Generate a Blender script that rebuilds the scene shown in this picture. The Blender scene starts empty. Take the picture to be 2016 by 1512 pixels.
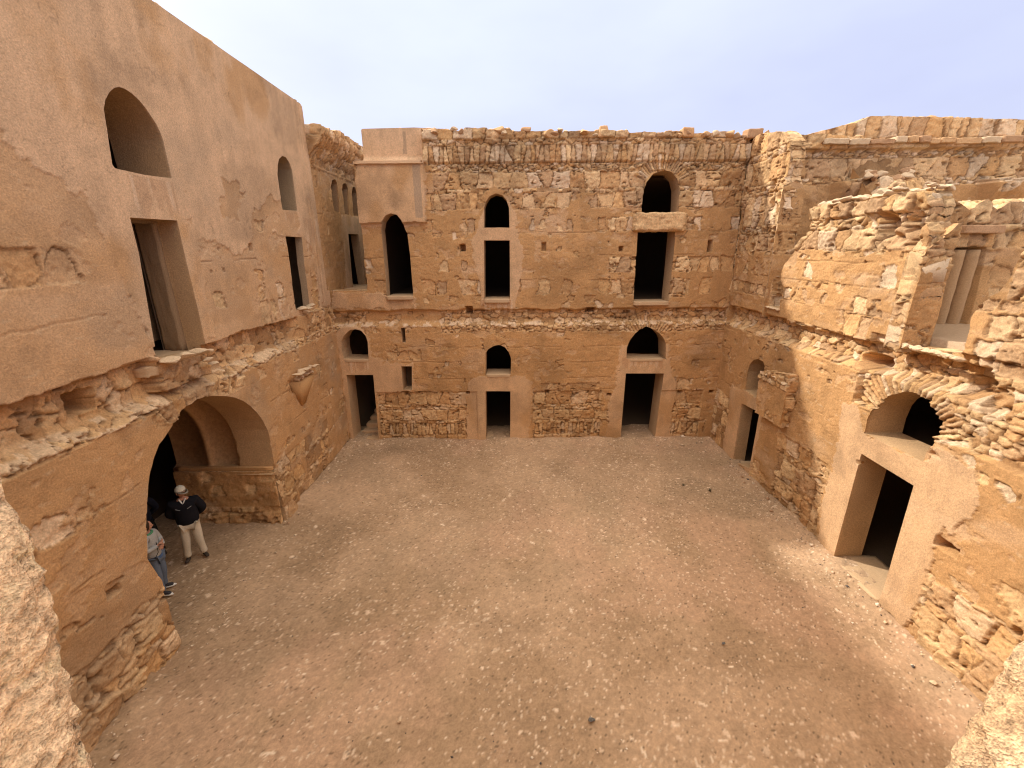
import bpy, math, random
import numpy as np
from mathutils import Vector, Matrix
from mathutils.geometry import tessellate_polygon

# ------------------------------------------------------------------ camera, sky, sun, exposure
S = bpy.context.scene
COL = S.collection
F_PX, PITCH, YAW, ROLL, EYE = 852.41, 0.301209, -0.006236, 0.008687, 6.5
XL, XR, YF = -5.868, 6.892, 14.113            # courtyard walls: left, right, far
_f = np.array([math.sin(YAW)*math.cos(PITCH), math.cos(YAW)*math.cos(PITCH), -math.sin(PITCH)])
_r = np.array([math.cos(YAW), -math.sin(YAW), 0.0]); _d = np.cross(_f, _r)
CR = _r*math.cos(ROLL)+_d*math.sin(ROLL); CD = _d*math.cos(ROLL)-_r*math.sin(ROLL); CF = _f
cam = bpy.data.cameras.new('camera'); camo = bpy.data.objects.new('camera', cam); COL.objects.link(camo)
cam.sensor_fit = 'HORIZONTAL'; cam.sensor_width = 36.0; cam.lens = F_PX/2016*36
cam.clip_start = 0.05; cam.clip_end = 5000
m = Matrix(((CR[0], -CD[0], -CF[0], 0), (CR[1], -CD[1], -CF[1], 0), (CR[2], -CD[2], -CF[2], EYE), (0, 0, 0, 1)))
camo.matrix_world = m
S.camera = camo

SUN_DIR = Vector((1.13, -0.63, -1.0)).normalized()      # direction the light travels
az = math.atan2(-SUN_DIR.x, -SUN_DIR.y); el = math.asin(-SUN_DIR.z)
sl = bpy.data.lights.new('sun', 'SUN'); sl.energy = 3.5; sl.angle = math.radians(1.6); sl.color = (1.0, 0.93, 0.82)
so = bpy.data.objects.new('sun', sl); COL.objects.link(so)
so.rotation_euler = SUN_DIR.to_track_quat('-Z', 'Y').to_euler(); so.location = (-20, 30, 30)

W = bpy.data.worlds.new('World'); S.world = W; W.use_nodes = True
nt = W.node_tree; N = nt.nodes; L = nt.links; N.clear()
out = N.new('ShaderNodeOutputWorld'); bg = N.new('ShaderNodeBackground'); L.new(bg.outputs[0], out.inputs[0])
bg.inputs[1].default_value = 0.1
sky = N.new('ShaderNodeTexSky'); sky.sky_type = 'NISHITA'; sky.sun_disc = False
sky.sun_elevation = el; sky.sun_rotation = az; sky.dust_density = 4.0; sky.air_density = 1.0
tc = N.new('ShaderNodeTexCoord'); sp = N.new('ShaderNodeSeparateXYZ'); L.new(tc.outputs['Generated'], sp.inputs[0])
ramp = N.new('ShaderNodeValToRGB'); L.new(sp.outputs[2], ramp.inputs[0])
els = ramp.color_ramp.elements                         # thin high haze: brighter overhead
els[0].position = 0.0; els[0].color = (6.0, 6.4, 8.2, 1)
els[1].position = 1.0; els[1].color = (22, 20, 17.5, 1)
e = els.new(0.22); e.color = (5.8, 6.2, 8.6, 1)
e = els.new(0.42); e.color = (6.7, 7.2, 9.4, 1)
e = els.new(0.62); e.color = (17, 15.8, 14.5, 1)
nz = N.new('ShaderNodeTexNoise'); nz.inputs['Scale'].default_value = 2.2; nz.inputs['Detail'].default_value = 4
mp = N.new('ShaderNodeMapping'); mp.inputs['Scale'].default_value = (1, 1, 2.4); L.new(tc.outputs['Generated'], mp.inputs[0]); L.new(mp.outputs[0], nz.inputs[0])
cr = N.new('ShaderNodeMapRange'); cr.inputs[1].default_value = 0.3; cr.inputs[2].default_value = 0.75; cr.inputs[3].default_value = 0.92; cr.inputs[4].default_value = 1.13
L.new(nz.outputs[0], cr.inputs[0])
# paler towards the sun's side (left of the courtyard)
sx = N.new('ShaderNodeMapRange'); sx.inputs[1].default_value = -0.75; sx.inputs[2].default_value = 0.2; sx.inputs[3].default_value = 1.13; sx.inputs[4].default_value = 1.0
L.new(sp.outputs[0], sx.inputs[0])
mm = N.new('ShaderNodeMath'); mm.operation = 'MULTIPLY'; L.new(cr.outputs[0], mm.inputs[0]); L.new(sx.outputs[0], mm.inputs[1])
vm = N.new('ShaderNodeVectorMath'); vm.operation = 'SCALE'; L.new(ramp.outputs[0], vm.inputs[0]); L.new(mm.outputs[0], vm.inputs[3])
mx = N.new('ShaderNodeMixRGB'); mx.inputs[0].default_value = 0.85; L.new(sky.outputs[0], mx.inputs[1]); L.new(vm.outputs[0], mx.inputs[2])
L.new(mx.outputs[0], bg.inputs[0])

S.view_settings.view_transform = 'Standard'; S.view_settings.look = 'None'; S.view_settings.gamma = 1.0
S.view_settings.exposure = 0.42; S.view_settings.use_curve_mapping = False
S.render.engine = 'CYCLES'
S.cycles.filter_width = 1.1; S.cycles.max_bounces = 6; S.cycles.diffuse_bounces = 5

# ------------------------------------------------------------------ small helpers
rnd = random.Random(7)
NR = np.random.RandomState(11)
TAB = NR.rand(8, 256, 256).astype(np.float32)

def ray(x, y):
    return (x-1008)/F_PX*CR+(y-756)/F_PX*CD+CF
def px_left(x, y, X=XL):                     # survey of the photograph: a point on the plane X, as (y, z)
    v = ray(x, y); t = X/v[0]; return (t*v[1], EYE+t*v[2])
def px_right(x, y): return px_left(x, y, XR)
def px_far(x, y, Y=YF):
    v = ray(x, y); t = Y/v[1]; return (t*v[0], EYE+t*v[2])

def hsh(i, j, k=0):
    return TAB[k % 8, (i+k*37) % 256, (j+k*91) % 256]
def vnoise(x, y, k=0):
    xi = np.floor(x).astype(int); yi = np.floor(y).astype(int); fx = x-xi; fy = y-yi
    fx = fx*fx*(3-2*fx); fy = fy*fy*(3-2*fy)
    a = hsh(xi, yi, k); b = hsh(xi+1, yi, k); c = hsh(xi, yi+1, k); d = hsh(xi+1, yi+1, k)
    return (a*(1-fx)+b*fx)*(1-fy)+(c*(1-fx)+d*fx)*fy
def fbm(x, y, k=0, o=4):
    s = 0; a = .5; t = 0
    for q in range(o):
        s = s+a*vnoise(x, y, k+q); t += a; a *= .5; x = x*2.03+7.1; y = y*2.03+3.7
    return s/t*2-1
def sst(a, b, x):
    t = np.clip((x-a)/(b-a), 0, 1); return t*t*(3-2*t)
def inpoly(poly, x, y):
    c = np.zeros(x.shape, bool); n = len(poly)
    for i in range(n):
        x1, y1 = poly[i]; x2, y2 = poly[(i+1) % n]
        if y1 == y2: continue
        c ^= ((y1 > y) != (y2 > y)) & (x < (x2-x1)*(y-y1)/(y2-y1)+x1)
    return c
def lerp(a, b, t): return a+(b-a)*t
def C3(*a): return np.array(a, np.float32)

NEW = C3(.655, .436, .262)        # recent lime and mud plaster
OLD = C3(.522, .297, .130)       # old mud plaster
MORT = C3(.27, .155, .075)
PAL = np.array([(.64, .39, .18), (.70, .47, .26), (.56, .33, .155), (.74, .55, .36), (.66, .43, .22), (.52, .33, .18), (.73, .50, .27)], np.float32)

def new_mesh_obj(name, V, Fc, mat, parent=None, colors=None, smooth=False):
    me = bpy.data.meshes.new(name)
    V = np.asarray(V, np.float32).reshape(-1, 3); me.vertices.add(len(V)); me.vertices.foreach_set('co', V.ravel())
    if isinstance(Fc, np.ndarray):
        n = Fc.shape[1]; lt = np.full(len(Fc), n); fl = Fc.ravel()
    else:
        lt = np.array([len(f) for f in Fc]); fl = np.array([i for f in Fc for i in f])
    me.loops.add(len(fl)); me.loops.foreach_set('vertex_index', fl.astype(np.int32))
    me.polygons.add(len(lt)); st = np.concatenate([[0], np.cumsum(lt)[:-1]])
    me.polygons.foreach_set('loop_start', st.astype(np.int32)); me.polygons.foreach_set('loop_total', lt.astype(np.int32))
    me.update(calc_edges=True); me.validate()
    if smooth: me.polygons.foreach_set('use_smooth', np.ones(len(lt), bool))
    if colors is not None:
        at = me.color_attributes.new('Col', 'FLOAT_COLOR', 'POINT')
        c4 = np.ones((len(V), 4), np.float32); c4[:, :3] = colors; at.data.foreach_set('color', c4.ravel())
    if mat: me.materials.append(mat)
    o = bpy.data.objects.new(name, me); COL.objects.link(o)
    if parent: o.parent = parent
    return o
def thing(name, label, cat, group=None, loc=(0, 0, 0), rz=0):
    o = bpy.data.objects.new(name, None); COL.objects.link(o); o.location = loc; o.rotation_euler = (0, 0, rz)
    return tag(o, label, cat, group)
def tag(o, label, cat, group=None):
    o['label'] = label; o['category'] = cat
    if group: o['group'] = group
    return o

def mat_earth(name, base=None, noise_amt=.22, bump=.8, s1=38, s2=150, rough=.95, speck=0.0):
    m = bpy.data.materials.new(name); m.use_nodes = True; n = m.node_tree.nodes; l = m.node_tree.links
    b = n['Principled BSDF']; b.inputs['Roughness'].default_value = rough; b.inputs['Specular IOR Level'].default_value = .15
    geo = n.new('ShaderNodeNewGeometry')
    n1 = n.new('ShaderNodeTexNoise'); n1.inputs['Scale'].default_value = s1; n1.inputs['Detail'].default_value = 5; n1.inputs['Roughness'].default_value = .65
    n2 = n.new('ShaderNodeTexNoise'); n2.inputs['Scale'].default_value = s2; n2.inputs['Detail'].default_value = 3
    l.new(geo.outputs['Position'], n1.inputs[0]); l.new(geo.outputs['Position'], n2.inputs[0])
    mr = n.new('ShaderNodeMapRange'); mr.inputs[1].default_value = .3; mr.inputs[2].default_value = .7
    mr.inputs[3].default_value = 1-noise_amt; mr.inputs[4].default_value = 1+noise_amt; l.new(n1.outputs[0], mr.inputs[0])
    m2 = n.new('ShaderNodeMapRange'); m2.inputs[1].default_value = .3; m2.inputs[2].default_value = .7
    m2.inputs[3].default_value = 1-noise_amt*.7; m2.inputs[4].default_value = 1+noise_amt*.7; l.new(n2.outputs[0], m2.inputs[0])
    mu = n.new('ShaderNodeMath'); mu.operation = 'MULTIPLY'; l.new(mr.outputs[0], mu.inputs[0]); l.new(m2.outputs[0], mu.inputs[1])
    if base is None:
        at = n.new('ShaderNodeAttribute'); at.attribute_name = 'Col'; src = at.outputs['Color']
    else:
        rg = n.new('ShaderNodeRGB'); rg.outputs[0].default_value = (*[float(v) for v in base], 1); src = rg.outputs[0]
    vs = n.new('ShaderNodeVectorMath'); vs.operation = 'SCALE'; l.new(src, vs.inputs[0]); l.new(mu.outputs[0], vs.inputs[3])
    l.new(vs.outputs[0], b.inputs['Base Color'])
    ad = n.new('ShaderNodeMath'); ad.operation = 'ADD'; l.new(n1.outputs[0], ad.inputs[0]); l.new(n2.outputs[0], ad.inputs[1])
    bp = n.new('ShaderNodeBump'); bp.inputs['Strength'].default_value = bump; bp.inputs['Distance'].default_value = .012
    l.new(ad.outputs[0], bp.inputs['Height']); l.new(bp.outputs[0], b.inputs['Normal'])
    return m
M_WALL = mat_earth('wall_masonry')
M_GROUND = mat_earth('sandy_ground', noise_amt=.14, bump=.55, s1=30, s2=110)
M_PLASTER = mat_earth('mud_plaster', OLD*.95, .14, .4)
M_DARK = mat_earth('shade_dark_interior_plaster', (.10, .066, .040), .2, .4)  # interior shade put into the colour, so rooms read near black
M_STONE = mat_earth('pale_rubble', (.60, .44, .28), .2, .6)
M_BLOCK = mat_earth('brown_block', (.45, .27, .15), .2, .5)
M_ORNG = mat_earth('orange_rubble', (.60, .37, .19), .22, .7)
M_SLAB = mat_earth('threshold_slab', (.52, .355, .21), .12, .3)

# ------------------------------------------------------------------ masonry field
def cells(u, z, bands, k=0):
    """coursed rubble: returns edge distance (m), id hashes, band index, flat 2D tilt coords"""
    ws = np.where((z > 8.86) | ((z > .22) & (z < .68)), .35, 1.0); wz = z+.030*fbm(u*.9, z*.5, k+1, 3)+.045*ws*fbm(u*3.1, z*3.1, k+2, 3); wu = u+.09*ws*fbm(u*2.6+5, z*2.6, k+3, 3)+.02*fbm(u*11, z*11, k+1, 2)
    tops = np.array([b[0] for b in bands]+[bands[-1][1]])
    bi = np.clip(np.searchsorted(tops, wz, side='right')-1, 0, len(bands)-1)
    B = np.array([(b[0], b[1], b[2], b[3], b[4]) for b in bands], float)
    z0 = B[bi, 0]; z1 = B[bi, 1]; w = B[bi, 2]; n = B[bi, 3].astype(int)
    h = (z1-z0)/n; yy = (wz-z0)/h; xx = wu/w
    ry = np.floor(yy).astype(int)
    f1 = np.full(u.shape, 9.); f2 = f1.copy(); i1 = np.zeros(u.shape); i2 = np.zeros(u.shape); cx = np.zeros(u.shape); cy = cx.copy()
    for dy in (-1, 0, 1):
        rr = ry+dy; ok = (rr >= 0) & (rr < n)
        sh = hsh(rr+bi*13, bi*7+3, k+2)*5
        bx = np.floor(xx+sh).astype(int)
        for dx in (-1, 0, 1, 2) if dy == 0 else (-1, 0, 1):
            c = bx+dx
            jx = c+.5+(hsh(c, rr+bi*17, k)-.5)*.8-sh; jy = rr+.5+(hsh(c, rr+bi*17, k+1)-.5)*.5*np.minimum(1, w/h)
            ax = np.abs(xx-jx)*w; ay = np.abs(yy-jy)*h*(.55+.45*w/np.maximum(h, .01)).clip(.6, 1.6)
            dd = (ax**2.2+ay**2.2)**(1/2.2); dd = np.where(ok, dd, 9.)
            nr = dd < f1
            f2 = np.where(nr, f1, np.minimum(f2, dd))
            i1 = np.where(nr, hsh(c*3, rr*5+bi*29, k+4), i1); i2 = np.where(nr, hsh(c*7+1, rr*3+bi*11, k+5), i2)
            cx = np.where(nr, (xx-jx)*w, cx); cy = np.where(nr, (yy-jy)*h, cy); f1 = np.where(nr, dd, f1)
    e = np.minimum((f2-f1)*.5, .4)
    e = np.minimum(e, np.minimum(wz-z0, z1-wz)+.012*fbm(u*6, z*6, k+6, 2)+.004)
    return e, i1, i2, B[bi, 4], cx, cy, h

def masonry(u, z, cfg, k=0):
    """cfg: bands, p(u,z) -> chance that a stone shows, new(u,z) -> bool new plaster, off(u,z) -> profile, mud (0..1), arches"""
    e, i1, i2, bp, cx, cy, h = cells(u, z, cfg['bands'], k)
    for (au, az_, r0, r1, a0, a1, w) in cfg.get('arches', []):
        du = u-au; dz = z-az_; r = np.hypot(du, dz); th = np.degrees(np.arctan2(dz, du))
        rr = r1*(1+.12*fbm(th/14, r*0+3, k+2, 2))
        inside = (r > r0-.1) & (r < rr) & (th > a0) & (th < a1)
        q = th*np.pi/180*(r0+.1)/w; ci = np.floor(q).astype(int); fr = q-ci
        ee = np.minimum(np.minimum(fr, 1-fr)*w*.8, rr-r)
        e = np.where(inside, ee, e); i1 = np.where(inside, hsh(ci, ci*3, k+1), i1); i2 = np.where(inside, hsh(ci*5, ci, k+3)*.6, i2)
        bp = np.where(inside, 1.5, bp); cx = np.where(inside, 0, cx)
    n1 = fbm(u*1.1, z*1.1, k+3, 4); n2 = fbm(u*7, z*7, k+5, 4); n3 = fbm(u*22, z*22, k+1, 3)
    P = np.clip(cfg['p'](u, z)*bp+.22*n1*(bp < 1.2), 0, 1)
    newm = cfg['new'](u+.10*n2+.02*n3, z+.10*n2+.03*n3)
    e2 = e+.006*n3+.004; thr_ = .010+.045*i1+.045*n2+.025*n1; lowx = e2 > thr_; expo = (i2+.10*n2 < P) & (~newm) & (lowx | (P > .62))
    rough = P > .62
    sm = cfg['smooth'](u, z) if 'smooth' in cfg else 1.0
    # heights
    n5 = fbm(u*47, z*47, k+2, 2); crack = sst(.017, .005, e2)
    sh = (1-np.exp(-np.maximum(e2, 0)/.011)); facet = np.abs(fbm(u*4.5+i1*9, z*4.5+i2*9, k+6, 3))
    stone_h = -.075+sh*(.050+.055*i1)+np.clip(cx*(i1-.5)+cy*(i2-.4), -.1, .1)*.34-.05*facet+.020*n2+.014*n3+.006*n5
    rid = np.abs(fbm(u*4, z*9, k+4, 4)); plast_h = .014*fbm(u*1.7, z*1.7, k+2, 3)+sm*(.012*n2+.006*n3+.003*n5-.016*sst(.07, .0, rid)*(n1 > -.2))
    lump = -.02+.02*n2+.012*n3-.02*crack
    stone_low = -.026+.018*n2+.012*n3+.005*n5-.02*facet
    rim_ = sst(.012, .004, np.abs(e2-thr_))*(i2+.10*n2 < P)*(fbm(u*3, z*5, k+7, 2) > -.25)*(~newm)*(~rough)
    d = np.where(rough, np.where(expo, stone_h, lump), np.where(expo, stone_low, plast_h))-.022*rim_
    # fine seams in the old plaster lifts
    zs = cfg.get('seams', [])
    seam = np.zeros(u.shape)
    for s in zs:
        seam = np.maximum(seam, sst(.014, .004, np.abs(z-s+.06*fbm(u*1.3, u*0+s, k+4, 4)))*(fbm(u*1.1, u*0+s*3, k+6, 3) > .02))
    d = np.where(newm, .012+.006*fbm(u*1.5, z*1.5, k, 3)+.002*n3, d-(~expo)*seam*.018)
    # flaked spots
    fl = (fbm(u*2.6, z*3.4, k+7, 4) > .36) & (~newm) & (~expo)
    d = d-.012*fl
    d = d+cfg['off'](u, z)
    # colours
    t = (i1*6.99).astype(int); col = PAL[t].copy(); col *= (.86+.3*i2)[..., None] if False else 1
    var = 1+.16*fbm(u*5, z*9, k+6, 3)+.12*(hsh((i1*255).astype(int), (i2*255).astype(int), 2)-.5)*2
    col = col*var[..., None]
    mud = cfg.get('mud', .25)
    mudv = np.clip(mud+.45*n2+.25*n1, 0, 1)*1.0 if not callable(mud) else np.clip(mud(u, z)+.45*n2+.25*n1, 0, 1)
    oldc = OLD*(1+.13*n1+(.13*n2+.10*n3+.06*n5)*(.4+.6*sm))[..., None]; oldc = lerp(oldc, NEW*.95, (cfg['tint'](u, z) if 'tint' in cfg else np.zeros(u.shape))[..., None])
    pale = sst(.15, .6, fbm(u*.8+4, z*2.2, k+5, 4)); oldc = lerp(oldc, NEW*.93, (pale*.5)[..., None])
    oldc = lerp(oldc, NEW*1.0, (fl*.35)[..., None])
    scratch = sst(.40, .60, fbm(u*6, z*15, k+4, 5)); oldc = lerp(oldc, C3(.62, .45, .28), (scratch*.5)[..., None])
    col = lerp(col, oldc, (mudv*np.where(rough, .75, .35))[..., None])
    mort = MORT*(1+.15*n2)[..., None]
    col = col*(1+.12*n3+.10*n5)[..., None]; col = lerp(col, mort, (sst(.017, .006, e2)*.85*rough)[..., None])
    c = np.where(expo[..., None], col, np.where(rough[..., None], lerp(oldc, mort, .45), oldc))
    streak = fbm(u*9, z*.7, k+2, 4)
    newc = NEW*(1+.10*n1+.08*n2+.10*streak+.05*n3+.04*n5)[..., None]; stain = sst(.02, .5, fbm(u*1.2, z*.8, k+1, 5)); newc = lerp(newc, OLD*.98, (stain*.7)[..., None]); hair = sst(.018, .0, np.abs(fbm(u*1.7+3, z*1.7, k+2, 4)))*(fbm(u*.8, z*.8, k+3, 2) > .05); newc = newc*(1-.25*hair)[..., None]; newc = lerp(newc, oldc, cfg.get('newtint', .0))
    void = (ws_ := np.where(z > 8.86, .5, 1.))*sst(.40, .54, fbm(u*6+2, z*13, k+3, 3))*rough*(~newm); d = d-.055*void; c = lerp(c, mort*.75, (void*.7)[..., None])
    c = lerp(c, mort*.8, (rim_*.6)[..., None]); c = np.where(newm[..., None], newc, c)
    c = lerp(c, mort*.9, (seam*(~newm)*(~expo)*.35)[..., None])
    dirt = sst(.02, .45, fbm(u*.8+11, z*1.0+5, k+5, 5)); dirt2 = sst(.15, .5, fbm(u*2.3+1, z*1.5+5, k+2, 4)); c = c*(1-.20*dirt-.12*dirt2)[..., None]
    if 'paint' in cfg: c, d = cfg['paint'](u, z, c, d, n1, n2, n3)
    for (hu, hz, hw, hh, dep) in cfg.get('holes', []):
        q = np.maximum(np.abs(u-hu+.012*n2)/hw, np.abs(z-hz+.012*n3)/hh)
        d = d-dep*sst(1.12, .92, q); c = np.where((q < .95)[..., None], OLD*.8, c)
    return d, np.clip(c, .02, .9)

RIMCFG = dict(bands=[(-30+i*.42+(0 if j == 0 else .30), -30+i*.42+(.30 if j == 0 else .42), .36 if j == 0 else .2, 1 if j == 0 else 2, 1) for i in range(150) for j in (0, 1)], p=lambda u, z: u*0+.95, new=lambda u, z: np.zeros(u.shape, bool), off=lambda u, z: u*0, mud=.15)
def relief(name, O, U, Nn, outline, holes, cfg, step, mat, parent, depth=.8, seed=0, rim_name='wall_edge', step_z=None):
    """A wall face as real relief: a fine sheet in the plane (O, U, z), openings cut out, and every cut edge carried
    back into the wall as a reveal. holes: (polygon, depth, part name, colour)"""
    O = np.array(O, float); U = np.array(U, float); Nn = np.array(Nn, float); Zv = np.array((0, 0, 1.))
    sz = step_z or step
    us = [p[0] for p in outline]; zs = [p[1] for p in outline]
    nu = int((max(us)-min(us))/step)+3; nz_ = int((max(zs)-min(zs))/sz)+3
    gu = min(us)-step+np.arange(nu+1)*step; gz = min(zs)-sz+np.arange(nz_+1)*sz
    uu, zz = np.meshgrid(gu, gz, indexing='ij')
    cu = (uu[:-1, :-1]+uu[1:, 1:])/2; cz = (zz[:-1, :-1]+zz[1:, 1:])/2
    keep = inpoly(outline, cu, cz)
    for hp in holes: keep &= ~inpoly(hp[0], cu, cz)
    cnt = np.zeros(uu.shape, int)
    for a in (0, 1):
        for b in (0, 1):
            cnt[a:nu+a, b:nz_+b] += keep
    bd = (cnt > 0) & (cnt < 4)
    bi, bj = np.nonzero(bd); pu = uu[bi, bj]; pz = zz[bi, bj]
    best = np.full(len(pu), 1e9); tu = pu.copy(); tz = pz.copy(); own = np.zeros(len(pu), int)
    for hi, poly in enumerate([outline]+[h[0] for h in holes]):
        n = len(poly)
        for i in range(n):
            x1, y1 = poly[i]; x2, y2 = poly[(i+1) % n]; L2 = (x2-x1)**2+(y2-y1)**2
            if L2 < 1e-12: continue
            t = np.clip(((pu-x1)*(x2-x1)+(pz-y1)*(y2-y1))/L2, 0, 1)
            qx = x1+t*(x2-x1); qy = y1+t*(y2-y1); dd = (qx-pu)**2+(qy-pz)**2
            s = dd < best; best = np.where(s, dd, best); tu = np.where(s, qx, tu); tz = np.where(s, qy, tz); own = np.where(s, hi, own)
    lim = (1.1*max(step, sz))**2; ok = best < lim
    uu[bi[ok], bj[ok]] = tu[ok]; zz[bi[ok], bj[ok]] = tz[ok]
    ownm = np.zeros(uu.shape, int); ownm[bi, bj] = own
    used = cnt > 0
    idx = -np.ones(uu.shape, int); idx[used] = np.arange(used.sum())
    fu = uu[used]; fz = zz[used]
    d, c = masonry(fu, fz, cfg, seed)
    V = O+fu[:, None]*U+fz[:, None]*Zv+d[:, None]*Nn
    ii, jj = np.nonzero(keep)
    quads = np.stack([idx[ii, jj], idx[ii+1, jj], idx[ii+1, jj+1], idx[ii, jj+1]], 1)
    flip = np.dot(np.cross(U, Zv), Nn) < 0
    if flip: quads = quads[:, ::-1]
    face = new_mesh_obj(name, V, quads, mat, parent, c, smooth=False)
    # boundary edges
    E = []
    kp = np.pad(keep, 1)
    a, b = np.nonzero(kp[1:-1, 1:] != kp[1:-1, :-1])       # edges along u at row b
    E.append(np.stack([idx[a, b], idx[a+1, b]], 1)); ow = [np.minimum(ownm[a, b], 99)]; ow2 = [ownm[a+1, b]]
    a, b = np.nonzero(kp[1:, 1:-1] != kp[:-1, 1:-1])
    E.append(np.stack([idx[a, b], idx[a, b+1]], 1)); ow.append(ownm[a, b]); ow2.append(ownm[a, b+1])
    E = np.concatenate(E); ow = np.concatenate(ow); ow2 = np.concatenate(ow2)
    specs = [(outline, depth, rim_name, None)]+[h_ for h_ in holes]
    for hi, sp_ in enumerate(specs):
        dep, nm, cc = sp_[1], sp_[2], sp_[3]
        if cc is not None:                     # clean reveal following the outline of the opening
            poly = specs[hi][0]; P_ = []
            for i in range(len(poly)):
                a, b = poly[i], poly[(i+1) % len(poly)]; m_ = max(1, int(math.hypot(b[0]-a[0], b[1]-a[1])/.03))
                P_ += [(a[0]+(b[0]-a[0])*j/m_, a[1]+(b[1]-a[1])*j/m_) for j in range(m_)]
            P_ = np.array(P_); n_ = len(P_); du, cu_ = masonry(P_[:, 0], P_[:, 1], cfg, seed); T = np.roll(P_, -1, 0)-np.roll(P_, 1, 0)
            nrm = np.stack([-T[:, 1], T[:, 0]], 1); nrm /= np.linalg.norm(nrm, axis=1)[:, None]+1e-9
            K = max(3, int(dep/.03)); Vs = []; Cs = []; arc = np.arange(n_)*.03
            for q in range(K+1):
                t = q/K; w = t*dep; edge_ = min(1, q/2)
                nn = (.010*fbm(arc*1.6, np.full(n_, w*1.6), seed+3, 4)+.004*fbm(arc*9, np.full(n_, w*9), seed+5, 2))*edge_*(t < .99)
                Q2 = P_+nrm*nn[:, None]
                Vs.append(O+Q2[:, 0:1]*U+Q2[:, 1:2]*Zv+((du*(1-t)**6-w)[:, None])*Nn)
                v = 1+.14*fbm(arc*1.5, np.full(n_, w*1.8), seed+1, 5); Cs.append(lerp(cu_, C3(*cc)[None], min(1, q/2))*v[:, None])
            i_ = np.arange(n_); F_ = np.concatenate([np.stack([i_+q*n_, (i_+1) % n_+q*n_, (i_+1) % n_+(q+1)*n_, i_+(q+1)*n_], 1) for q in range(K)])
            new_mesh_obj(nm, np.concatenate(Vs), F_, mat, parent, np.clip(np.concatenate(Cs), .02, .9), smooth=True)
            continue
        sel = E[ow == hi]
        if not len(sel) or dep <= 0: continue
        vs, inv = np.unique(sel, return_inverse=True); inv = inv.reshape(-1, 2)
        K = max(2, int(dep/.035))
        layers = []; cols = []
        base = O+fu[vs][:, None]*U+fz[vs][:, None]*Zv
        cuu, czz = fu[vs], fz[vs]
        ctr = np.array([cuu.mean(), czz.mean()])
        dirv = np.stack([cuu-ctr[0], czz-ctr[1]], 1); dirv /= np.linalg.norm(dirv, axis=1)[:, None]+1e-6
        s1 = cuu*1.3+czz*1.1
        for q in range(K+1):
            t = q/K; w = t*dep
            rg = .005 if cc is not None else .03
            nn = rg*fbm(s1*3, np.full_like(s1, w*3), seed+3, 3)*(q > 0)*(t < .99)
            p = base+(d[vs]*(1-t)**3)[:, None]*Nn-w*Nn+(nn*dirv[:, 0])[:, None]*U*(-1)+(nn*dirv[:, 1])[:, None]*Zv*(-1)
            layers.append(p)
            b0 = c[vs] if cc is None else np.broadcast_to(C3(*cc), (len(vs), 3))
            tt = min(1, q/2) if cc is not None else 0
            v = 1+.14*fbm(s1*3, np.full_like(s1, w*4), seed+1, 4)
            if cc is None and t > 0:
                rd_, rc_ = masonry(w+np.zeros_like(s1)+.3*cuu, czz+.8*cuu, RIMCFG, seed+2)
                fade = min(1, q/2)*(t < .99)
                layers[-1] = p+((rd_+.02)*fade*1.0)[:, None]*(dirv[:, 0:1]*U+dirv[:, 1:2]*Zv); cols.append(lerp(c[vs], rc_, min(1, q/1.5)))
            else: cols.append(lerp(c[vs], b0, tt)*v[:, None])
        nvl = len(vs); Vv = np.concatenate(layers); Q = []
        for q in range(K):
            Q.append(np.stack([inv[:, 0]+q*nvl, inv[:, 1]+q*nvl, inv[:, 1]+(q+1)*nvl, inv[:, 0]+(q+1)*nvl], 1))
        new_mesh_obj(nm, Vv, np.concatenate(Q), mat, parent, np.clip(np.concatenate(cols), .02, .9), smooth=True)
    return face

def box_mesh(x0, x1, y0, y1, z0, z1):
    V = [(x0, y0, z0), (x1, y0, z0), (x1, y1, z0), (x0, y1, z0), (x0, y0, z1), (x1, y0, z1), (x1, y1, z1), (x0, y1, z1)]
    return V, [(0, 3, 2, 1), (4, 5, 6, 7), (0, 1, 5, 4), (1, 2, 6, 5), (2, 3, 7, 6), (3, 0, 4, 7)]
def chamber(name, plane, pos, u0, u1, z0, z1, deep, holes, parent, mat=None):
    """closed room behind a wall face; its wall on the courtyard side has the openings cut out.
    plane 'y': face at y=pos, room behind +y; 'x-': face at x=pos, room to -x; 'x+': room to +x"""
    def P(u, z, w):
        if plane == 'y': return (u, pos+w, z)
        if plane == 'x-': return (pos-w, u, z)
        return (pos+w, u, z)
    V = []; Fc = []
    loops = [[(u0, z0), (u1, z0), (u1, z1), (u0, z1)]]+[list(h) for h in holes]
    flat = []
    for lp in loops:
        lp = [(min(max(a, u0+.001), u1-.001), min(max(b, z0+.001), z1-.001)) for a, b in lp] if lp is not loops[0] else lp
        flat.append([Vector((a, b, 0)) for a, b in lp])
    pts = [v for lp in flat for v in lp]
    tri = tessellate_polygon(flat)
    V += [P(v.x, v.y, 0) for v in pts]; Fc += [tuple(t) for t in tri]
    b = len(V)
    V += [P(u0, z0, 0), P(u1, z0, 0), P(u1, z1, 0), P(u0, z1, 0), P(u0, z0, deep), P(u1, z0, deep), P(u1, z1, deep), P(u0, z1, deep)]
    Fc += [(b+0, b+1, b+5, b+4), (b+1, b+2, b+6, b+5), (b+2, b+3, b+7, b+6), (b+3, b+0, b+4, b+7), (b+4, b+5, b+6, b+7)]
    return new_mesh_obj(name, V, Fc, mat or M_DARK, parent)

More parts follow.
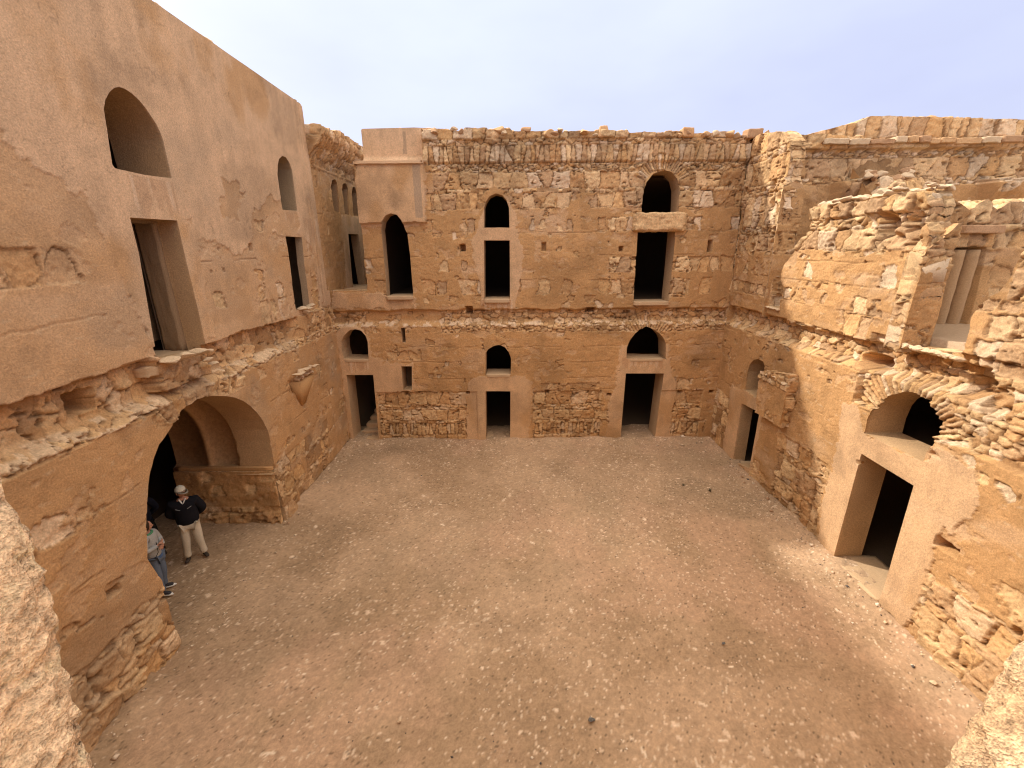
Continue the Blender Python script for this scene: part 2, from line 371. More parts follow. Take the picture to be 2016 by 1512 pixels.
def rough_box(name, x0, x1, y0, y1, z0, z1, mat, parent=None, seg=.05, amp=.015, seed=0, taper=0, color=None, rot=0, tilt=0):
    """weathered block: subdivided box pushed about by noise"""
    nx = max(1, int((x1-x0)/seg)); ny = max(1, int((y1-y0)/seg)); nz_ = max(1, int((z1-z0)/seg))
    import bmesh
    bm = bmesh.new(); bmesh.ops.create_cube(bm, size=1)
    bmesh.ops.subdivide_edges(bm, edges=bm.edges[:], cuts=min(24, max(1, max(nx, ny, nz_))), use_grid_fill=True)
    co = np.array([v.co[:] for v in bm.verts]); r = np.abs(co)
    sharp = np.sort(r, axis=1)[:, 1] > .44
    X = x0+(co[:, 0]+.5)*(x1-x0); Y = y0+(co[:, 1]+.5)*(y1-y0); Z = z0+(co[:, 2]+.5)*(z1-z0)
    cx, cy, cz = (x0+x1)/2, (y0+y1)/2, (z0+z1)/2
    n = np.stack([fbm(Y*9+seed, Z*9, 1+seed, 3), fbm(X*9+seed, Z*9, 2+seed, 3), fbm(X*9+seed, Y*9, 3+seed, 3)], 1)*amp
    k = 1-np.where(sharp, .06, 0)
    V = np.stack([cx+(X-cx)*k*(1-taper*(co[:, 2]+.5)), cy+(Y-cy)*k*(1-taper*(co[:, 2]+.5)), cz+(Z-cz)*k], 1)+n
    if rot or tilt:
        R = np.array(Matrix.Rotation(rot, 3, 'Z') @ Matrix.Rotation(tilt, 3, 'X')); V = (V-[cx, cy, cz])@R.T+[cx, cy, cz]
    Fc = [[v.index for v in f.verts] for f in bm.faces]; bm.free()
    return new_mesh_obj(name, V, Fc, mat, parent)

def stone(name, c, size, mat, parent=None, seed=0, flat=.6):
    """an irregular lump of broken stone"""
    import bmesh
    bm = bmesh.new(); bmesh.ops.create_icosphere(bm, subdivisions=3, radius=1)
    r = random.Random(seed); pl = [(Vector((r.uniform(-1, 1), r.uniform(-1, 1), r.uniform(-1, 1))).normalized(), r.uniform(.45, .80)) for _ in range(13)]
    sx, sy, sz_ = size, size*r.uniform(.55, .9), size*flat; a = r.uniform(0, 6.28)
    V = []
    for v in bm.verts:
        p = v.co.copy()
        for nrm, dd in pl:
            t = p.dot(nrm)
            if t > dd: p -= nrm*(t-dd)
        x, y = p.x*sx, p.y*sy
        V.append((c[0]+x*math.cos(a)-y*math.sin(a), c[1]+x*math.sin(a)+y*math.cos(a), c[2]+p.z*sz_))
    Fc = [[v.index for v in f.verts] for f in bm.faces]; bm.free()
    return new_mesh_obj(name, V, Fc, mat, parent)

def jag(pts, amp, n, seed):
    """roughen an outline"""
    o = []; r = random.Random(seed)
    for i in range(len(pts)-1):
        a, b = pts[i], pts[i+1]; L_ = math.hypot(b[0]-a[0], b[1]-a[1]); m_ = max(1, int(L_*n))
        for j in range(m_):
            t = j/m_; k = amp if j else 0
            o.append((a[0]+(b[0]-a[0])*t+r.uniform(-k, k), a[1]+(b[1]-a[1])*t+r.uniform(-k, k)))
    o.append(pts[-1]); return o

# ------------------------------------------------------------------ ground
def build_ground():
    st = .028
    gx = np.arange(-9.2, XR+.3, st); gy = np.arange(1.0, YF+1.2, st)
    X, Y = np.meshgrid(gx, gy, indexing='ij'); x = X.ravel(); y = Y.ravel()
    n1 = fbm(x*.45, y*.45, 1, 4); n2 = fbm(x*2.2, y*2.2, 3, 4); n3 = fbm(x*11, y*11, 5, 3); n4 = fbm(x*30, y*30, 2, 2)
    inarch = sst(5.2, 5.7, y)*sst(10.0, 9.5, y); dl = np.clip(np.minimum(x-XL+9*inarch, XR-x), 0, 9); dw = np.minimum(np.where(x > XL, dl, 9), np.clip(YF-y, 0, 9))
    z = .03*n1+.012*n2+.006*n3+.10*sst(.55, .0, dw)*(x > XL)*(1+.5*n2)
    base = lerp(C3(.36, .237, .140), C3(.45, .302, .186), sst(-.35, .35, n1+.35*n2)[:, None])
    red = sst(.12, .42, fbm(x*.6+9, y*.6+2, 6, 4)); base = lerp(base, C3(.50, .315, .20), (red*.5)[:, None])
    gr = sst(.05, .45, fbm(x*.4+3, y*.4+7, 2, 4)+.35*sst(-1.5, -5.5, x)*sst(8, 4, y)); base = lerp(base, C3(.33, .232, .142), (gr*.5)[:, None])
    base = base*(1+.14*n3+.24*n4)[:, None]*(1-.16*sst(.0, .5, fbm(x*.5+20, y*.5, 3, 5)))[:, None]
    # flat pale chips of limestone trodden into the earth
    for (sc, k, thr, sz0) in ((.11, 1, .68, .34), (.22, 4, .80, .34), (.062, 6, .62, .34)):
        wx = x+.02*n3; wy = y+.02*n4
        gx_ = wx/sc; gy_ = wy/sc; cxx = np.floor(gx_).astype(int); cyy = np.floor(gy_).astype(int)
        for dx in (-1, 0, 1):
            for dy in (-1, 0, 1):
                ci = cxx+dx; cj = cyy+dy; h1 = hsh(ci, cj, k); h2 = hsh(ci, cj, k+1); h3 = hsh(ci, cj, k+2); h4 = hsh(ci+5, cj+9, k+3)
                dens = fbm(ci*sc*.8, cj*sc*.8, 5, 3)
                on = h1+.28*dens > thr+.14
                px_ = gx_-(ci+.5+(h2-.5)*.6); py_ = gy_-(cj+.5+(h3-.5)*.6); a = h4*3.1416
                rx = (px_*np.cos(a)+py_*np.sin(a)); ry_ = (-px_*np.sin(a)+py_*np.cos(a))*(1.3+1.6*h2)
                dd = np.abs(rx)**1.5+np.abs(ry_)**1.5
                mk = on*sst(1.0, .75, dd/(sz0*(.45+.75*h3))**1.5)
                cc = lerp(C3(.66, .48, .33), C3(.80, .65, .48), h2[:, None]); cc = cc*(.86+.2*h1)[:, None]
                base = lerp(base, cc, (mk*(.30+.65*h4))[:, None]); z = z+mk*.006
    dk = (hsh(np.floor(x/st).astype(int), np.floor(y/st).astype(int), 3) > .985+.01*n2)
    base = np.where(dk[:, None], base*.45, base)
    V = np.stack([x, y, z], 1)
    ny = len(gy); i, j = np.meshgrid(np.arange(len(gx)-1), np.arange(ny-1), indexing='ij'); i = i.ravel(); j = j.ravel()
    Q = np.stack([i*ny+j, (i+1)*ny+j, (i+1)*ny+j+1, i*ny+j+1], 1)
    g = new_mesh_obj('ground', V, Q, M_GROUND, None, np.clip(base, .02, .9), smooth=True); g['kind'] = 'structure'
    d = new_mesh_obj('desert_plain', [(-900, -900, -.25), (900, -900, -.25), (900, 900, -.25), (-900, 900, -.25)], [(0, 1, 2, 3)], mat_earth('desert_sand', (.45, .34, .23), .2, .3, 2, 9))
    d['kind'] = 'structure'
build_ground()

def gravel():
    """small loose pebbles and chips: nobody could count them"""
    r = np.random.RandomState(5); n = 9000
    x = r.uniform(XL, XR, n); y = r.uniform(3.2, YF, n)
    edge = r.rand(n) < .22; side = r.rand(n)
    x = np.where(edge & (side < .3), XL+r.rand(n)**2*.9+.12, x); x = np.where(edge & (side > .5), XR-r.rand(n)**2*.9-.12, x)
    y = np.where(edge & (side >= .3) & (side <= .5), YF-r.rand(n)**2*.9-.12, y)
    dens = fbm(x*.8, y*.8, 5, 3); ok = r.rand(n) < .55+.9*dens+.4*edge; x = x[ok]; y = y[ok]; n = len(x)
    z = .03*fbm(x*.45, y*.45, 1, 4)+.012*fbm(x*2.2, y*2.2, 3, 4)+.006*fbm(x*11, y*11, 5, 3)
    dw = np.minimum(np.minimum(x-XL, XR-x), YF-y); z = z+.10*sst(.55, 0, dw)*(1+.5*fbm(x*2.2, y*2.2, 3, 4))
    s = .005+.016*r.rand(n)**3; s = np.where(r.rand(n) < .02, s*2.0, s); s = np.where((dw < .5) & (r.rand(n) < .16), s*(1.5+2.2*r.rand(n)), s)
    o = np.array([(1, 0, 0), (0, 1, 0), (-1, 0, 0), (0, -1, 0), (.2, .1, 1), (0, 0, -1)], float)
    V = np.zeros((n, 6, 3)); a = r.rand(n)*6.28; ca, sa = np.cos(a), np.sin(a); el_ = .5+.5*r.rand(n)
    for k in range(6):
        p = o[k][None]*(.75+.5*r.rand(n, 3)); px_, py_, pz_ = p[:, 0]*s, p[:, 1]*s*el_, p[:, 2]*s*.6
        V[:, k] = np.stack([x+px_*ca-py_*sa, y+px_*sa+py_*ca, z+pz_+s*.2], 1)
    f = np.array([(0, 1, 4), (1, 2, 4), (2, 3, 4), (3, 0, 4), (1, 0, 5), (2, 1, 5), (3, 2, 5), (0, 3, 5)])
    Fc = (f[None]+(np.arange(n)*6)[:, None, None]).reshape(-1, 3)
    t = r.rand(n); cc = np.where((t < .72)[:, None], lerp(C3(.60, .44, .30), C3(.76, .63, .48), r.rand(n)[:, None]), np.where((t < .9)[:, None], C3(.40, .24, .14), C3(.12, .10, .09)))
    g = new_mesh_obj('gravel', V.reshape(-1, 3), Fc, M_GROUND, None, np.repeat(cc, 6, 0))
    g['kind'] = 'stuff'; g['label'] = 'loose pale gravel and stone chips scattered over the courtyard earth'; g['category'] = 'gravel'
gravel()

# ------------------------------------------------------------------ FAR WALL (x, z at y = YF)
def PF(*pts): return [px_far(*p) for p in pts]
def PL(*pts): return [px_left(*p) for p in pts]
def PR(*pts): return [px_right(*p) for p in pts]
far = thing('back_wall', 'two storey rubble wall with coping stones closing the far end of the courtyard', 'wall')
top = [(-2.64, 9.86)]
xx = -2.64
while xx < 15.6:
    w = rnd.uniform(.22, .6); hgt = {0: 9.84}.get(0)-.045*max(0, xx+2)*.55+rnd.uniform(-.05, .06)
    if xx > 6.9: hgt = 9.42+.18*math.exp(-((xx-8.2)/1.2)**2)+rnd.uniform(-.04, .05)
    top += [(xx+.03, hgt), (xx+w-.03, hgt+rnd.uniform(-.03, .03))]; xx += w
out_F = [(-6.0, -.08), (XR+.15, -.08)]+[p for p in top if p[0] < XR+.15][::-1]+[(-2.66, 9.02), (-4.69, 9.02), (-4.71, 7.4)]+jag(PF((712, 460), (722, 573)), .02, 4, 3)+[(-6.0, 5.27)]
stairdoor = PF((682, 738), (735, 738), (746, 864), (697, 864))
w_ll = PF((678, 707), (673, 690), (672, 672), (677, 661), (688, 650), (700, 648), (711, 651), (720, 661), (724, 673), (726, 709))
w_lc = PF((956, 739), (956, 695), (962, 687), (972, 681), (982, 679), (994, 684), (1002, 694), (1006, 706), (1005.5, 738))
d_lc = PF((956, 770), (1005, 770), (1004.5, 866), (956.5, 866))
w_lr = PF((1233, 706), (1234, 684), (1240, 670), (1251, 656), (1264, 647), (1273, 642.5), (1285, 648), (1298, 656), (1307, 666), (1311, 676), (1311, 708))
d_lr = PF((1232, 735), (1307, 735), (1289, 868), (1221, 868))
slit = PF((789, 646), (797, 646), (799, 675), (792, 675))
w_sq = PF((790, 721), (811, 721), (811, 768), (794, 768))
d_ul = PF((760, 585), (757, 540), (751, 470), (749, 452), (752, 436), (760, 424), (770, 420), (782, 423), (791, 434), (797, 452), (801, 460), (806, 500), (813, 585))
w_uc = PF((952.5, 448), (952.5, 408), (956, 396), (964, 385), (976, 380), (988, 383), (997, 393), (1002, 408), (1003, 448))
d_uc = PF((952.5, 473), (1003.5, 473), (1004, 591), (953, 591))
w_ur = PF((1264, 419), (1267, 385), (1274, 358), (1288, 341), (1306, 334), (1323, 337), (1335, 350), (1340, 370), (1338, 419))
d_ur = PF((1257, 454), (1332, 454), (1326, 520), (1318, 596), (1248, 596), (1253, 520))
PLC = (.54, .355, .20)
holes_F = [(stairdoor, .75, 'doorway', PLC), (w_ll, .75, 'arched_window', PLC), (w_lc, .7, 'arched_window', PLC), (d_lc, .75, 'doorway', PLC),
           (w_lr, .8, 'arched_window', PLC), (d_lr, .8, 'doorway', PLC), (slit, .5, 'window_slit', PLC), (w_sq, .6, 'window_opening', PLC),
           (d_ul, .5, 'arched_doorway', PLC), (w_uc, .7, 'arched_window', PLC), (d_uc, .8, 'doorway', PLC), (w_ur, .8, 'arched_window', PLC), (d_ur, .8, 'doorway', PLC)]
bands_F = [(-.3, .24, .34, 2, 1), (.24, .66, .13, 1, 1), (.66, .78, .26, 1, 1), (.78, 1.17, .42, 1, 1), (1.17, 1.36, .24, 2, 1), (1.36, 1.86, .45, 1, 1),
           (1.86, 2.3, .4, 1, .9), (2.3, 2.95, .24, 3, .2), (2.95, 3.3, .35, 1, .5), (3.3, 3.9, .24, 3, .2), (3.9, 4.2, .20, 3, 1.0), (4.2, 4.62, .25, 3, 1.1),
           (4.62, 5.1, .3, 2, .8), (5.1, 5.6, .4, 1, 1.2), (5.6, 5.8, .2, 2, .3), (5.8, 6.25, .36, 1, 1.9), (6.25, 6.62, .25, 2, .3), (6.62, 7.02, .25, 2, .3),
           (7.02, 7.42, .27, 1, 1.9), (7.42, 7.68, .22, 3, .4), (7.68, 8.14, .34, 1, 2.6), (8.14, 8.26, .22, 1, 3), (8.26, 8.70, .46, 1, 4.5), (8.70, 8.93, .2, 4, 5),
           (8.93, 9.40, .15, 1, 5.5), (9.40, 9.56, .26, 2, 6), (9.56, 10.4, .42, 1, 6)]
reg_low = [(-4.75, -1.3, -.2, 1.84), (.62, 2.98, -.2, 1.84), (4.95, 6.45, -.2, 1.9)]
new_F = [PF((697, 316), (836, 316), (838, 440), (800, 447), (706, 448)), PF((940, 452), (952, 405), (1004, 400), (1018, 425), (1020, 470), (1032, 490), (1024, 560), (1012, 610), (946, 600), (944, 560), (930, 500), (925, 480)),
         PF((652, 575), (815, 583), (817, 611), (652, 608)), PF((660, 660), (672, 640), (700, 640), (728, 668), (732, 700), (760, 715), (812, 716), (813, 770), (738, 778), (748, 870), (690, 870)),
         PF((918, 778), (922, 752), (938, 741), (1024, 738), (1046, 752), (1049, 775), (1040, 880), (918, 880)), PF((1218, 700), (1222, 680), (1316, 680), (1322, 735), (1334, 760), (1326, 800), (1318, 880), (1192, 880), (1198, 790), (1214, 760)),
         [(-4.5, 9.02), (-2.64, 9.02), (-2.64, 9.9), (-4.5, 9.9)]]
def p_F(u, z):
    p = np.where(z > 4.62, .25, .12)+.10*fbm(u*.6, z*.6, 7, 3)
    p = np.where((u > 3.0) & (z > 5.0) & (u < 5.6), p+.2, p); p = np.where((u > 3.3) & (u < 5.5) & (z > 4.9) & (z < 8.3), p+.25, p)
    p = np.where((z > 3.9) & (z < 4.62), .75, p)
    p = np.where((u > XR) & (z > 7.3), .95, p)
    p = np.where((u < -2.4) & (z < 8.9), p*.35, p)
    for a, b, c_, d_ in reg_low: p = np.where((u > a) & (u < b) & (z > c_) & (z < d_+.12*fbm(u*1.5, u*0, 3, 3)), .93, p)
    p = np.where((np.abs(z-1.98) < .16) & (u > .9) & (u < 2.9), .8, p)
    p = np.where((u < -4.9) & (z > 3.6) & (z < 4.6), .8, p)
    return p
def new_of(polys):
    def f(u, z):
        mk = np.zeros(u.shape, bool)
        for q in polys: mk |= inpoly(q, u, z)
        return mk
    return f
def off_F(u, z):
    n = .05*fbm(u*2, z*2, 2, 3); zz = z+.05*fbm(u*2.5, u*0, 4, 3)
    d = -.20*sst(4.10, 4.30, zz)*sst(4.66, 4.60, zz)-.07*sst(4.60, 4.66, zz)+n*(zz > 4.15)*(zz < 4.63)
    d = d+.11*(u < -2.66)*(z > 7.3+.04*fbm(u*3, u*0, 1, 3))
    d = d+.07*sst(8.93, 8.99, z)*(u > -2.7)+.05*sst(9.54, 9.58, z)*(u > -2.7)
    d = d-.035*((z < 1.84) & (((u > -4.75) & (u < -1.3)) | ((u > .62) & (u < 2.98)) | ((u > 4.95) & (u < 6.45))))
    # broken vault springers of the roofless rooms beyond the corner
    for a, b in ((9.6, 11.3), (14.0, 15.7)):
        d = d+sst(a-.05, a+.05, u)*sst(b+.05, b-.05, u)*.62*sst(7.25, 8.30, z+.08*fbm(u*3, z*3, 2, 3))*(z < 8.42+.05*fbm(u*4, u*0, 1, 2))
    d = d+.10*sst(8.9, 8.95, z)*(u > XR)-.12*(z > 9.05)*(z < 9.2)*(u > 8)
    return d
def paint_F(u, z, c, d, n1, n2, n3):
    # pale weathered chips lying on the ledge
    lg = (np.abs(z-4.17-.05*fbm(u*2.5, u*0, 4, 4)) < .07+.04*n2) & (fbm(u*7, z*12, 3, 4) > .02)
    c = np.where(lg[..., None], C3(.70, .50, .32)*(1+.25*n3)[..., None], c); d = np.where(lg, d+.015+.02*n3, d)
    # rain stains on the tower and under the window sills
    st = (np.abs(u+2.86-.02*n2) < .11) & (z > 7.45) & (z < 8.95); c = np.where(st[..., None], lerp(c, C3(.33, .25, .18), .6), c)
    for (a, b, t, l_) in ((-1.1, -.05, 4.95, .45), (3.6, 5.0, 3.02, .35), (-5.6, -4.9, 3.0, .4)):
        m_ = (u > a) & (u < b) & (z < t) & (z > t-l_*(.6+.6*vnoise(u*18, u*0, 3))); q = fbm(u*14, z*.8, 5, 3)
        c = np.where((m_ & (q > 0))[..., None], lerp(c, C3(.42, .22, .11), .4), c)
        c = np.where((m_ & (q < -.12))[..., None], lerp(c, C3(.72, .56, .40), .35), c)
    return c, d
hF = [px_far(*q) for q in ((910, 488), (1071, 486), (1224, 490), (1400, 485), (923, 612), (1164, 611), (799, 776), (921, 773), (1077, 772), (1199.5, 777), (1339.5, 773), (1401, 771), (719, 330))]
hs = [(.08, .10, .3), (.07, .12, .14), (.06, .07, .2), (.06, .17, .35), (.11, .12, .3), (.13, .07, .3), (.06, .06, .2), (.05, .05, .2), (.07, .06, .2), (.08, .05, .25), (.08, .05, .25), (.08, .05, .25), (.02, .02, .01)]
arcF = [(*px_far(1304, 372), .66, .90, 25, 155, .085), (*px_far(1273, 690), .86, 1.08, 20, 160, .10), (*px_far(977, 412), .44, .60, 20, 160, .10), (*px_far(700, 680), .5, .78, 20, 160, .14)]
cfg_F = dict(bands=bands_F, p=p_F, new=new_of(new_F), off=off_F, paint=paint_F, arches=arcF, newtint=.38, smooth=lambda u, z: np.full(u.shape, .7), seams=[2.32, 2.9, 3.42, 5.55, 6.3, 7.0, 7.66, 1.9],
             holes=[(a[0], a[1], *s) for a, s in zip(hF, hs)], mud=lambda u, z: np.where(z < 4.7, .58, np.where(z > 8.2, .06, .12)))
relief('wall_face', (0, YF, 0), (1, 0, 0), (0, -1, 0), out_F, holes_F, cfg_F, .0225, M_WALL, far, depth=.7, seed=1)
bands_X = [(4, 6.6, .4, 5, .6), (6.6, 7.3, .5, 1, 1), (7.3, 7.7, .35, 1, 1), (7.7, 8.28, .52, 1, 1), (8.28, 8.46, .22, 2, 1), (8.46, 8.98, .50, 1, 1), (8.98, 9.20, .22, 3, 1), (9.20, 9.36, .55, 1, 1), (9.36, 10.4, .50, 1, 1)]
def off_X(u, z):
    d = u*0+.05*fbm(u*2, z*2, 2, 3)
    for a, b in ((9.5, 11.2), (13.9, 15.7)):
        d = d+sst(a-.06, a+.06, u)*sst(b+.05, b-.05, u)*.55*sst(7.1, 8.25, z+.10*fbm(u*3, z*3, 2, 3))**1.5*(z < 8.34+.07*fbm(u*4, u*0, 1, 2))
    return d+.14*sst(9.16, 9.21, z+.03*fbm(u*2, u*0, 3, 2))
cfg_X = dict(bands=bands_X, p=lambda u, z: np.where((z < 8.25) & ((fbm(u*.9, z*1.3, 6, 3) > .22) | (u < 9.4)), .10, .95), new=lambda u, z: np.zeros(u.shape, bool), off=off_X, mud=.06)
relief('wall_extension', (0, YF+.01, 0), (1, 0, 0), (0, -1, 0), [(XR+.05, 4.0), (15.6, 4.0)]+[p for p in top if p[0] > XR+.1][::-1]+[(XR+.05, 9.45)], [], cfg_X, .025, M_WALL, far, depth=.8, seed=4)
for i in range(46):
    xx_ = -2.5+i*.205+rnd.uniform(-.06, .06)
    if rnd.random() < .45: stone('coping_stone', (xx_, YF+rnd.uniform(-.04, .05), 9.82-.04*max(0, xx_+2)*.55+rnd.uniform(-.07, .03)), rnd.uniform(.12, .22), (M_ORNG, M_BLOCK, M_STONE)[rnd.choice((0, 0, 1, 2))], far, 600+i, .6)
xs_ = 8.9
while xs_ < 15.4:
    w_ = rnd.uniform(.30, .75); zc = 9.30+rnd.uniform(-.02, .03)
    rough_box('coping_slab', xs_+.012, xs_+w_-.012, YF-.22-rnd.uniform(0, .05), YF+.3, zc, zc+rnd.uniform(.13, .18), rnd.choice((M_ORNG, M_ORNG, M_BLOCK, M_STONE)), far, .06, .022, 700+int(xs_*10)); xs_ += w_
# rooms behind the openings
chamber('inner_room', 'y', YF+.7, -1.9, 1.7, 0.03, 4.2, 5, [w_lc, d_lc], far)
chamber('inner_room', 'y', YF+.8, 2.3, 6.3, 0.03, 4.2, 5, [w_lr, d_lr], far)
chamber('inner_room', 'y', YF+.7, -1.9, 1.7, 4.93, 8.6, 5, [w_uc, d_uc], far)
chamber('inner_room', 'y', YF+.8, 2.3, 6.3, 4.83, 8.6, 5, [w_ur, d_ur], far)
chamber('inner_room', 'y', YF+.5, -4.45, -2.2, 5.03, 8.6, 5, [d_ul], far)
chamber('stair_well', 'y', YF+.75, -5.95, -3.3, -.02, 4.2, 5, [stairdoor, w_ll], far, mat_earth('shade_dark_stair_plaster', (.16, .105, .06), .2, .4))  # darkened base colour stands in for the deep shade up the stairs
chamber('window_shaft', 'y', YF+.5, -3.8, -2.9, 1.6, 4.1, .5, [], far)
for i in range(6):
    x0 = -5.72+.07*i
    rough_box('stair_step', x0+(0 if i == 0 else .03), -4.55, YF+.25+.30*i, YF+.25+.30*(i+1)+.03, -.1, .02+.17*(i), M_SLAB, far, .08, .012, i)
# lintel and sills
a = px_far(1248, 419); b = px_far(1349, 455)
rough_box('lintel', a[0], b[0], YF-.10, YF+.45, b[1], a[1], mat_earth('lintel_stone', (.66, .43, .22), .3, 1.0, 20, 90), far, .03, .04, 3)
for q, nm in ((w_ll, 'window_sill'), (w_lc, 'window_sill'), (w_lr, 'window_sill')):
    u0 = min(p[0] for p in q); u1 = max(p[0] for p in q); z0 = min(p[1] for p in q)
    rough_box(nm, u0+.01, u1-.01, YF-.03, YF+.78, z0-.06, z0+.03, M_SLAB, far, .08, .006, 5)
for q in (d_lc, d_lr, d_uc, d_ur, d_ul):
    u0 = q[3][0] if q is not d_ul else q[0][0]; u1 = q[2][0] if q is not d_ul else q[-1][0]; z0 = min(p[1] for p in q)
    if q is d_ur: u0, u1 = q[4][0], q[3][0]
    rough_box('threshold', min(u0, u1)-.0, max(u0, u1)+.0, YF-.05, YF+.85, z0-.08, z0+.04, M_SLAB, far, .08, .006, 6)
# parapet set back above the plastered corner bay
cfgp = dict(bands=[(8, 11, .4, 3, .0)], p=lambda u, z: u*0, new=lambda u, z: z > 0, off=lambda u, z: .0*u+.10*sst(9.2, 9.0, z), mud=.3,
            paint=lambda u, z, c, d, n1, n2, n3: (np.where(((np.abs(u+3.22-.03*(z-9.4)) < .05) & (z < 9.86) & (z > 9.25))[..., None], lerp(c, C3(.30, .22, .15), .55), c), d))
relief('parapet', (0, YF+.28, 0), (1, 0, 0), (0, -1, 0), [(-4.47, 8.9), (-2.3, 8.9), (-2.3, 9.92), (-2.9, 9.95), (-4.43, 9.93), (-4.47, 9.9)], [], cfgp, .03, M_WALL, far, depth=.8, seed=4)
rough_box('parapet_ledge', -4.70, -2.64, YF-.12, YF+.32, 8.93, 9.02, mat_earth('ledge_plaster', NEW, .12, .3), far, .06, .01, 2)
rough_box('roof', -4.6, 6.6, YF+.75, YF+6.0, 8.7, 8.95, M_PLASTER, far, .5, .01, 1)
rough_box('outer_wall', -5.0, 6.6, YF+6.02, YF+6.6, -.1, 9.3, M_PLASTER, far, .5, .01, 1)

# parapet further back at upper right
par = thing('parapet_wall', 'roof parapet of upright stones standing behind the wall at upper right', 'wall')
def px_y(x, y, Y): v = ray(x, y); t = Y/v[1]; return (t*v[0], EYE+t*v[2])
YP = YF+1.0
outp = [(7.9, 8.9), (18.5, 8.9)]+[px_y(*q, YP) for q in ((2060, 236), (2016, 235), (1960, 233), (1900, 231), (1800, 229), (1745, 228), (1715, 228), (1690, 240), (1650, 249), (1600, 262), (1560, 275))]
cfgq = dict(bands=[(8, 9.72, .2, 6, 1), (9.72, 11.5, .34, 1, 1)], p=lambda u, z: u*0+1., new=lambda u, z: np.zeros(u.shape, bool), off=lambda u, z: u*0, mud=.1)
relief('wall_face', (0, YP, 0), (1, 0, 0), (0, -1, 0), outp, [], cfgq, .03, M_WALL, par, depth=.9, seed=5)

# ------------------------------------------------------------------ recessed wall in the left corner, upper storey
rec = thing('recessed_wall', 'roofless upper wall with three blind arches and a doorway, deep in the left corner', 'wall')
def arch_pts(u0, u1, z0, zs, apex, n=9):
    o = [(u0, z0), (u0, zs)]
    for i in range(1, n): t = math.pi*(1-i/n); o.append(((u0+u1)/2+(u1-u0)/2*math.cos(t), zs+(apex-zs)*math.sin(t)))
    return o+[(u1, zs), (u1, z0)]
XI = XL-.10
def PI_(*pts): return [px_left(*p, XI) for p in pts]
b1 = PI_((658, 414), (655, 385), (652.5, 365), (655, 354), (660, 353), (664, 362), (669, 418)); b2 = PI_((679, 421), (676, 395), (673.5, 372), (676, 361), (681, 361), (685, 372), (688, 424)); b3 = PI_((697, 425), (694.5, 400), (692.5, 378), (695, 368), (700, 369), (704, 380), (709, 425))
dI = PI_((695, 573), (685, 460), (705, 461), (722, 573))
outI = [(13.9, 4.9), (20, 4.9), (20, 10.0)]+jag(PI_((735, 310), (705, 299), (680, 288), (650, 268), (628, 257), (608, 255)), .05, 4, 8)+[(13.9, 9.95)]
cfgi = dict(bands=[(4, 5, .3, 2, 0), (5, 8.9, .3, 8, .3), (8.9, 11, .24, 8, 5)], p=lambda u, z: np.where(z > 8.95+.3*(14.6-u).clip(-.3, .6)*-.5+.0*u, .9, .1)+.6*((u < 14.75) & (z > 8.2)), new=new_of([PI_((672, 425), (740, 430), (740, 580), (684, 580))]),
            off=lambda u, z: .55*sst(8.92, 9.9, z)+.03*(np.abs(z-8.93) < .03), mud=.4, seams=[7.6, 6.4])
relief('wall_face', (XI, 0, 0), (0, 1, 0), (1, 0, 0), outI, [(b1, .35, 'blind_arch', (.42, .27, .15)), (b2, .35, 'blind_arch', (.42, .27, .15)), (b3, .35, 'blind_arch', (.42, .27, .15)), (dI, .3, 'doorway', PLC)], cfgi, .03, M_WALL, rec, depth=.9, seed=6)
for q in (b1, b2, b3):
    us = [p[0] for p in q]; zs = [p[1] for p in q]
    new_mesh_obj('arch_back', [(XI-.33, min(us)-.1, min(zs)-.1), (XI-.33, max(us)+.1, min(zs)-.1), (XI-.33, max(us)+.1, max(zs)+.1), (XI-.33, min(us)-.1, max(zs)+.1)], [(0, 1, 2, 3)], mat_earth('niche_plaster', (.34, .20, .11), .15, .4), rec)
chamber('inner_room', 'x-', XI-.3, 15.0, 19, 4.95, 8.5, 4, [dI], rec)
rough_box('end_wall', XL-1, -2.0, 20.0, 20.6, 4.5, 9.2, M_PLASTER, rec, .5, .02, 2)
fl = new_mesh_obj('upper_floor', box_mesh(XL-.9, -4.46, YF+.35, 20, 5.0, 5.22)[0], box_mesh(0, 1, 0, 1, 0, 1)[1], M_SLAB); fl['kind'] = 'structure'

# ------------------------------------------------------------------ LEFT WALL (y, z at x = XL)
lft = thing('left_wall', 'tall plastered wall with the great arched entrance along the left side', 'wall')
w1 = PL((211, 214), (214, 196), (222, 181), (231, 173), (241, 171), (253, 175), (266, 184), (280, 197), (293, 213), (305, 231), (314, 245), (322, 262), (327, 276), (335, 312), (344, 351), (290, 344), (240, 333), (232, 331), (227, 323), (217, 255))
d1 = PL((262, 428), (354, 434), (373, 520), (395, 610), (413, 690), (360, 702), (316, 708), (308, 667), (300, 620), (280, 500))
w2 = PL((550, 344), (550.5, 325), (553, 313), (559, 307), (566, 309), (573, 320), (578, 334), (582, 361), (586, 390), (589, 415), (561, 413), (555, 380))
d2 = PL((567, 465), (598, 467), (603, 520), (609, 560), (614, 604), (600, 608), (587, 611), (580, 560), (573, 505))
A = [(291, 1100), (289, 1040), (290, 985), (294, 935), (303, 900), (312, 875), (333, 848), (347, 828), (361, 811), (374, 798), (390, 787), (406, 781), (424, 779), (446, 780), (463, 783), (480, 790), (494, 800), (506, 812), (517, 827), (526, 846), (532, 868), (537, 893), (541, 915), (543, 926), (536, 935), (533, 960), (537, 985), (540, 1000)]
arch = PL(*A)
arch_top = [p for p in arch if p[1] > 1.3]
yl, yr = arch_top[0][0], arch_top[-1][0]
arch = [(5.80, -.3), (5.80, .35), (5.84, .9), (5.87, 1.3)]+arch_top+[(9.42, 1.3), (9.44, .7), (9.45, .45), (9.45, -.3)]
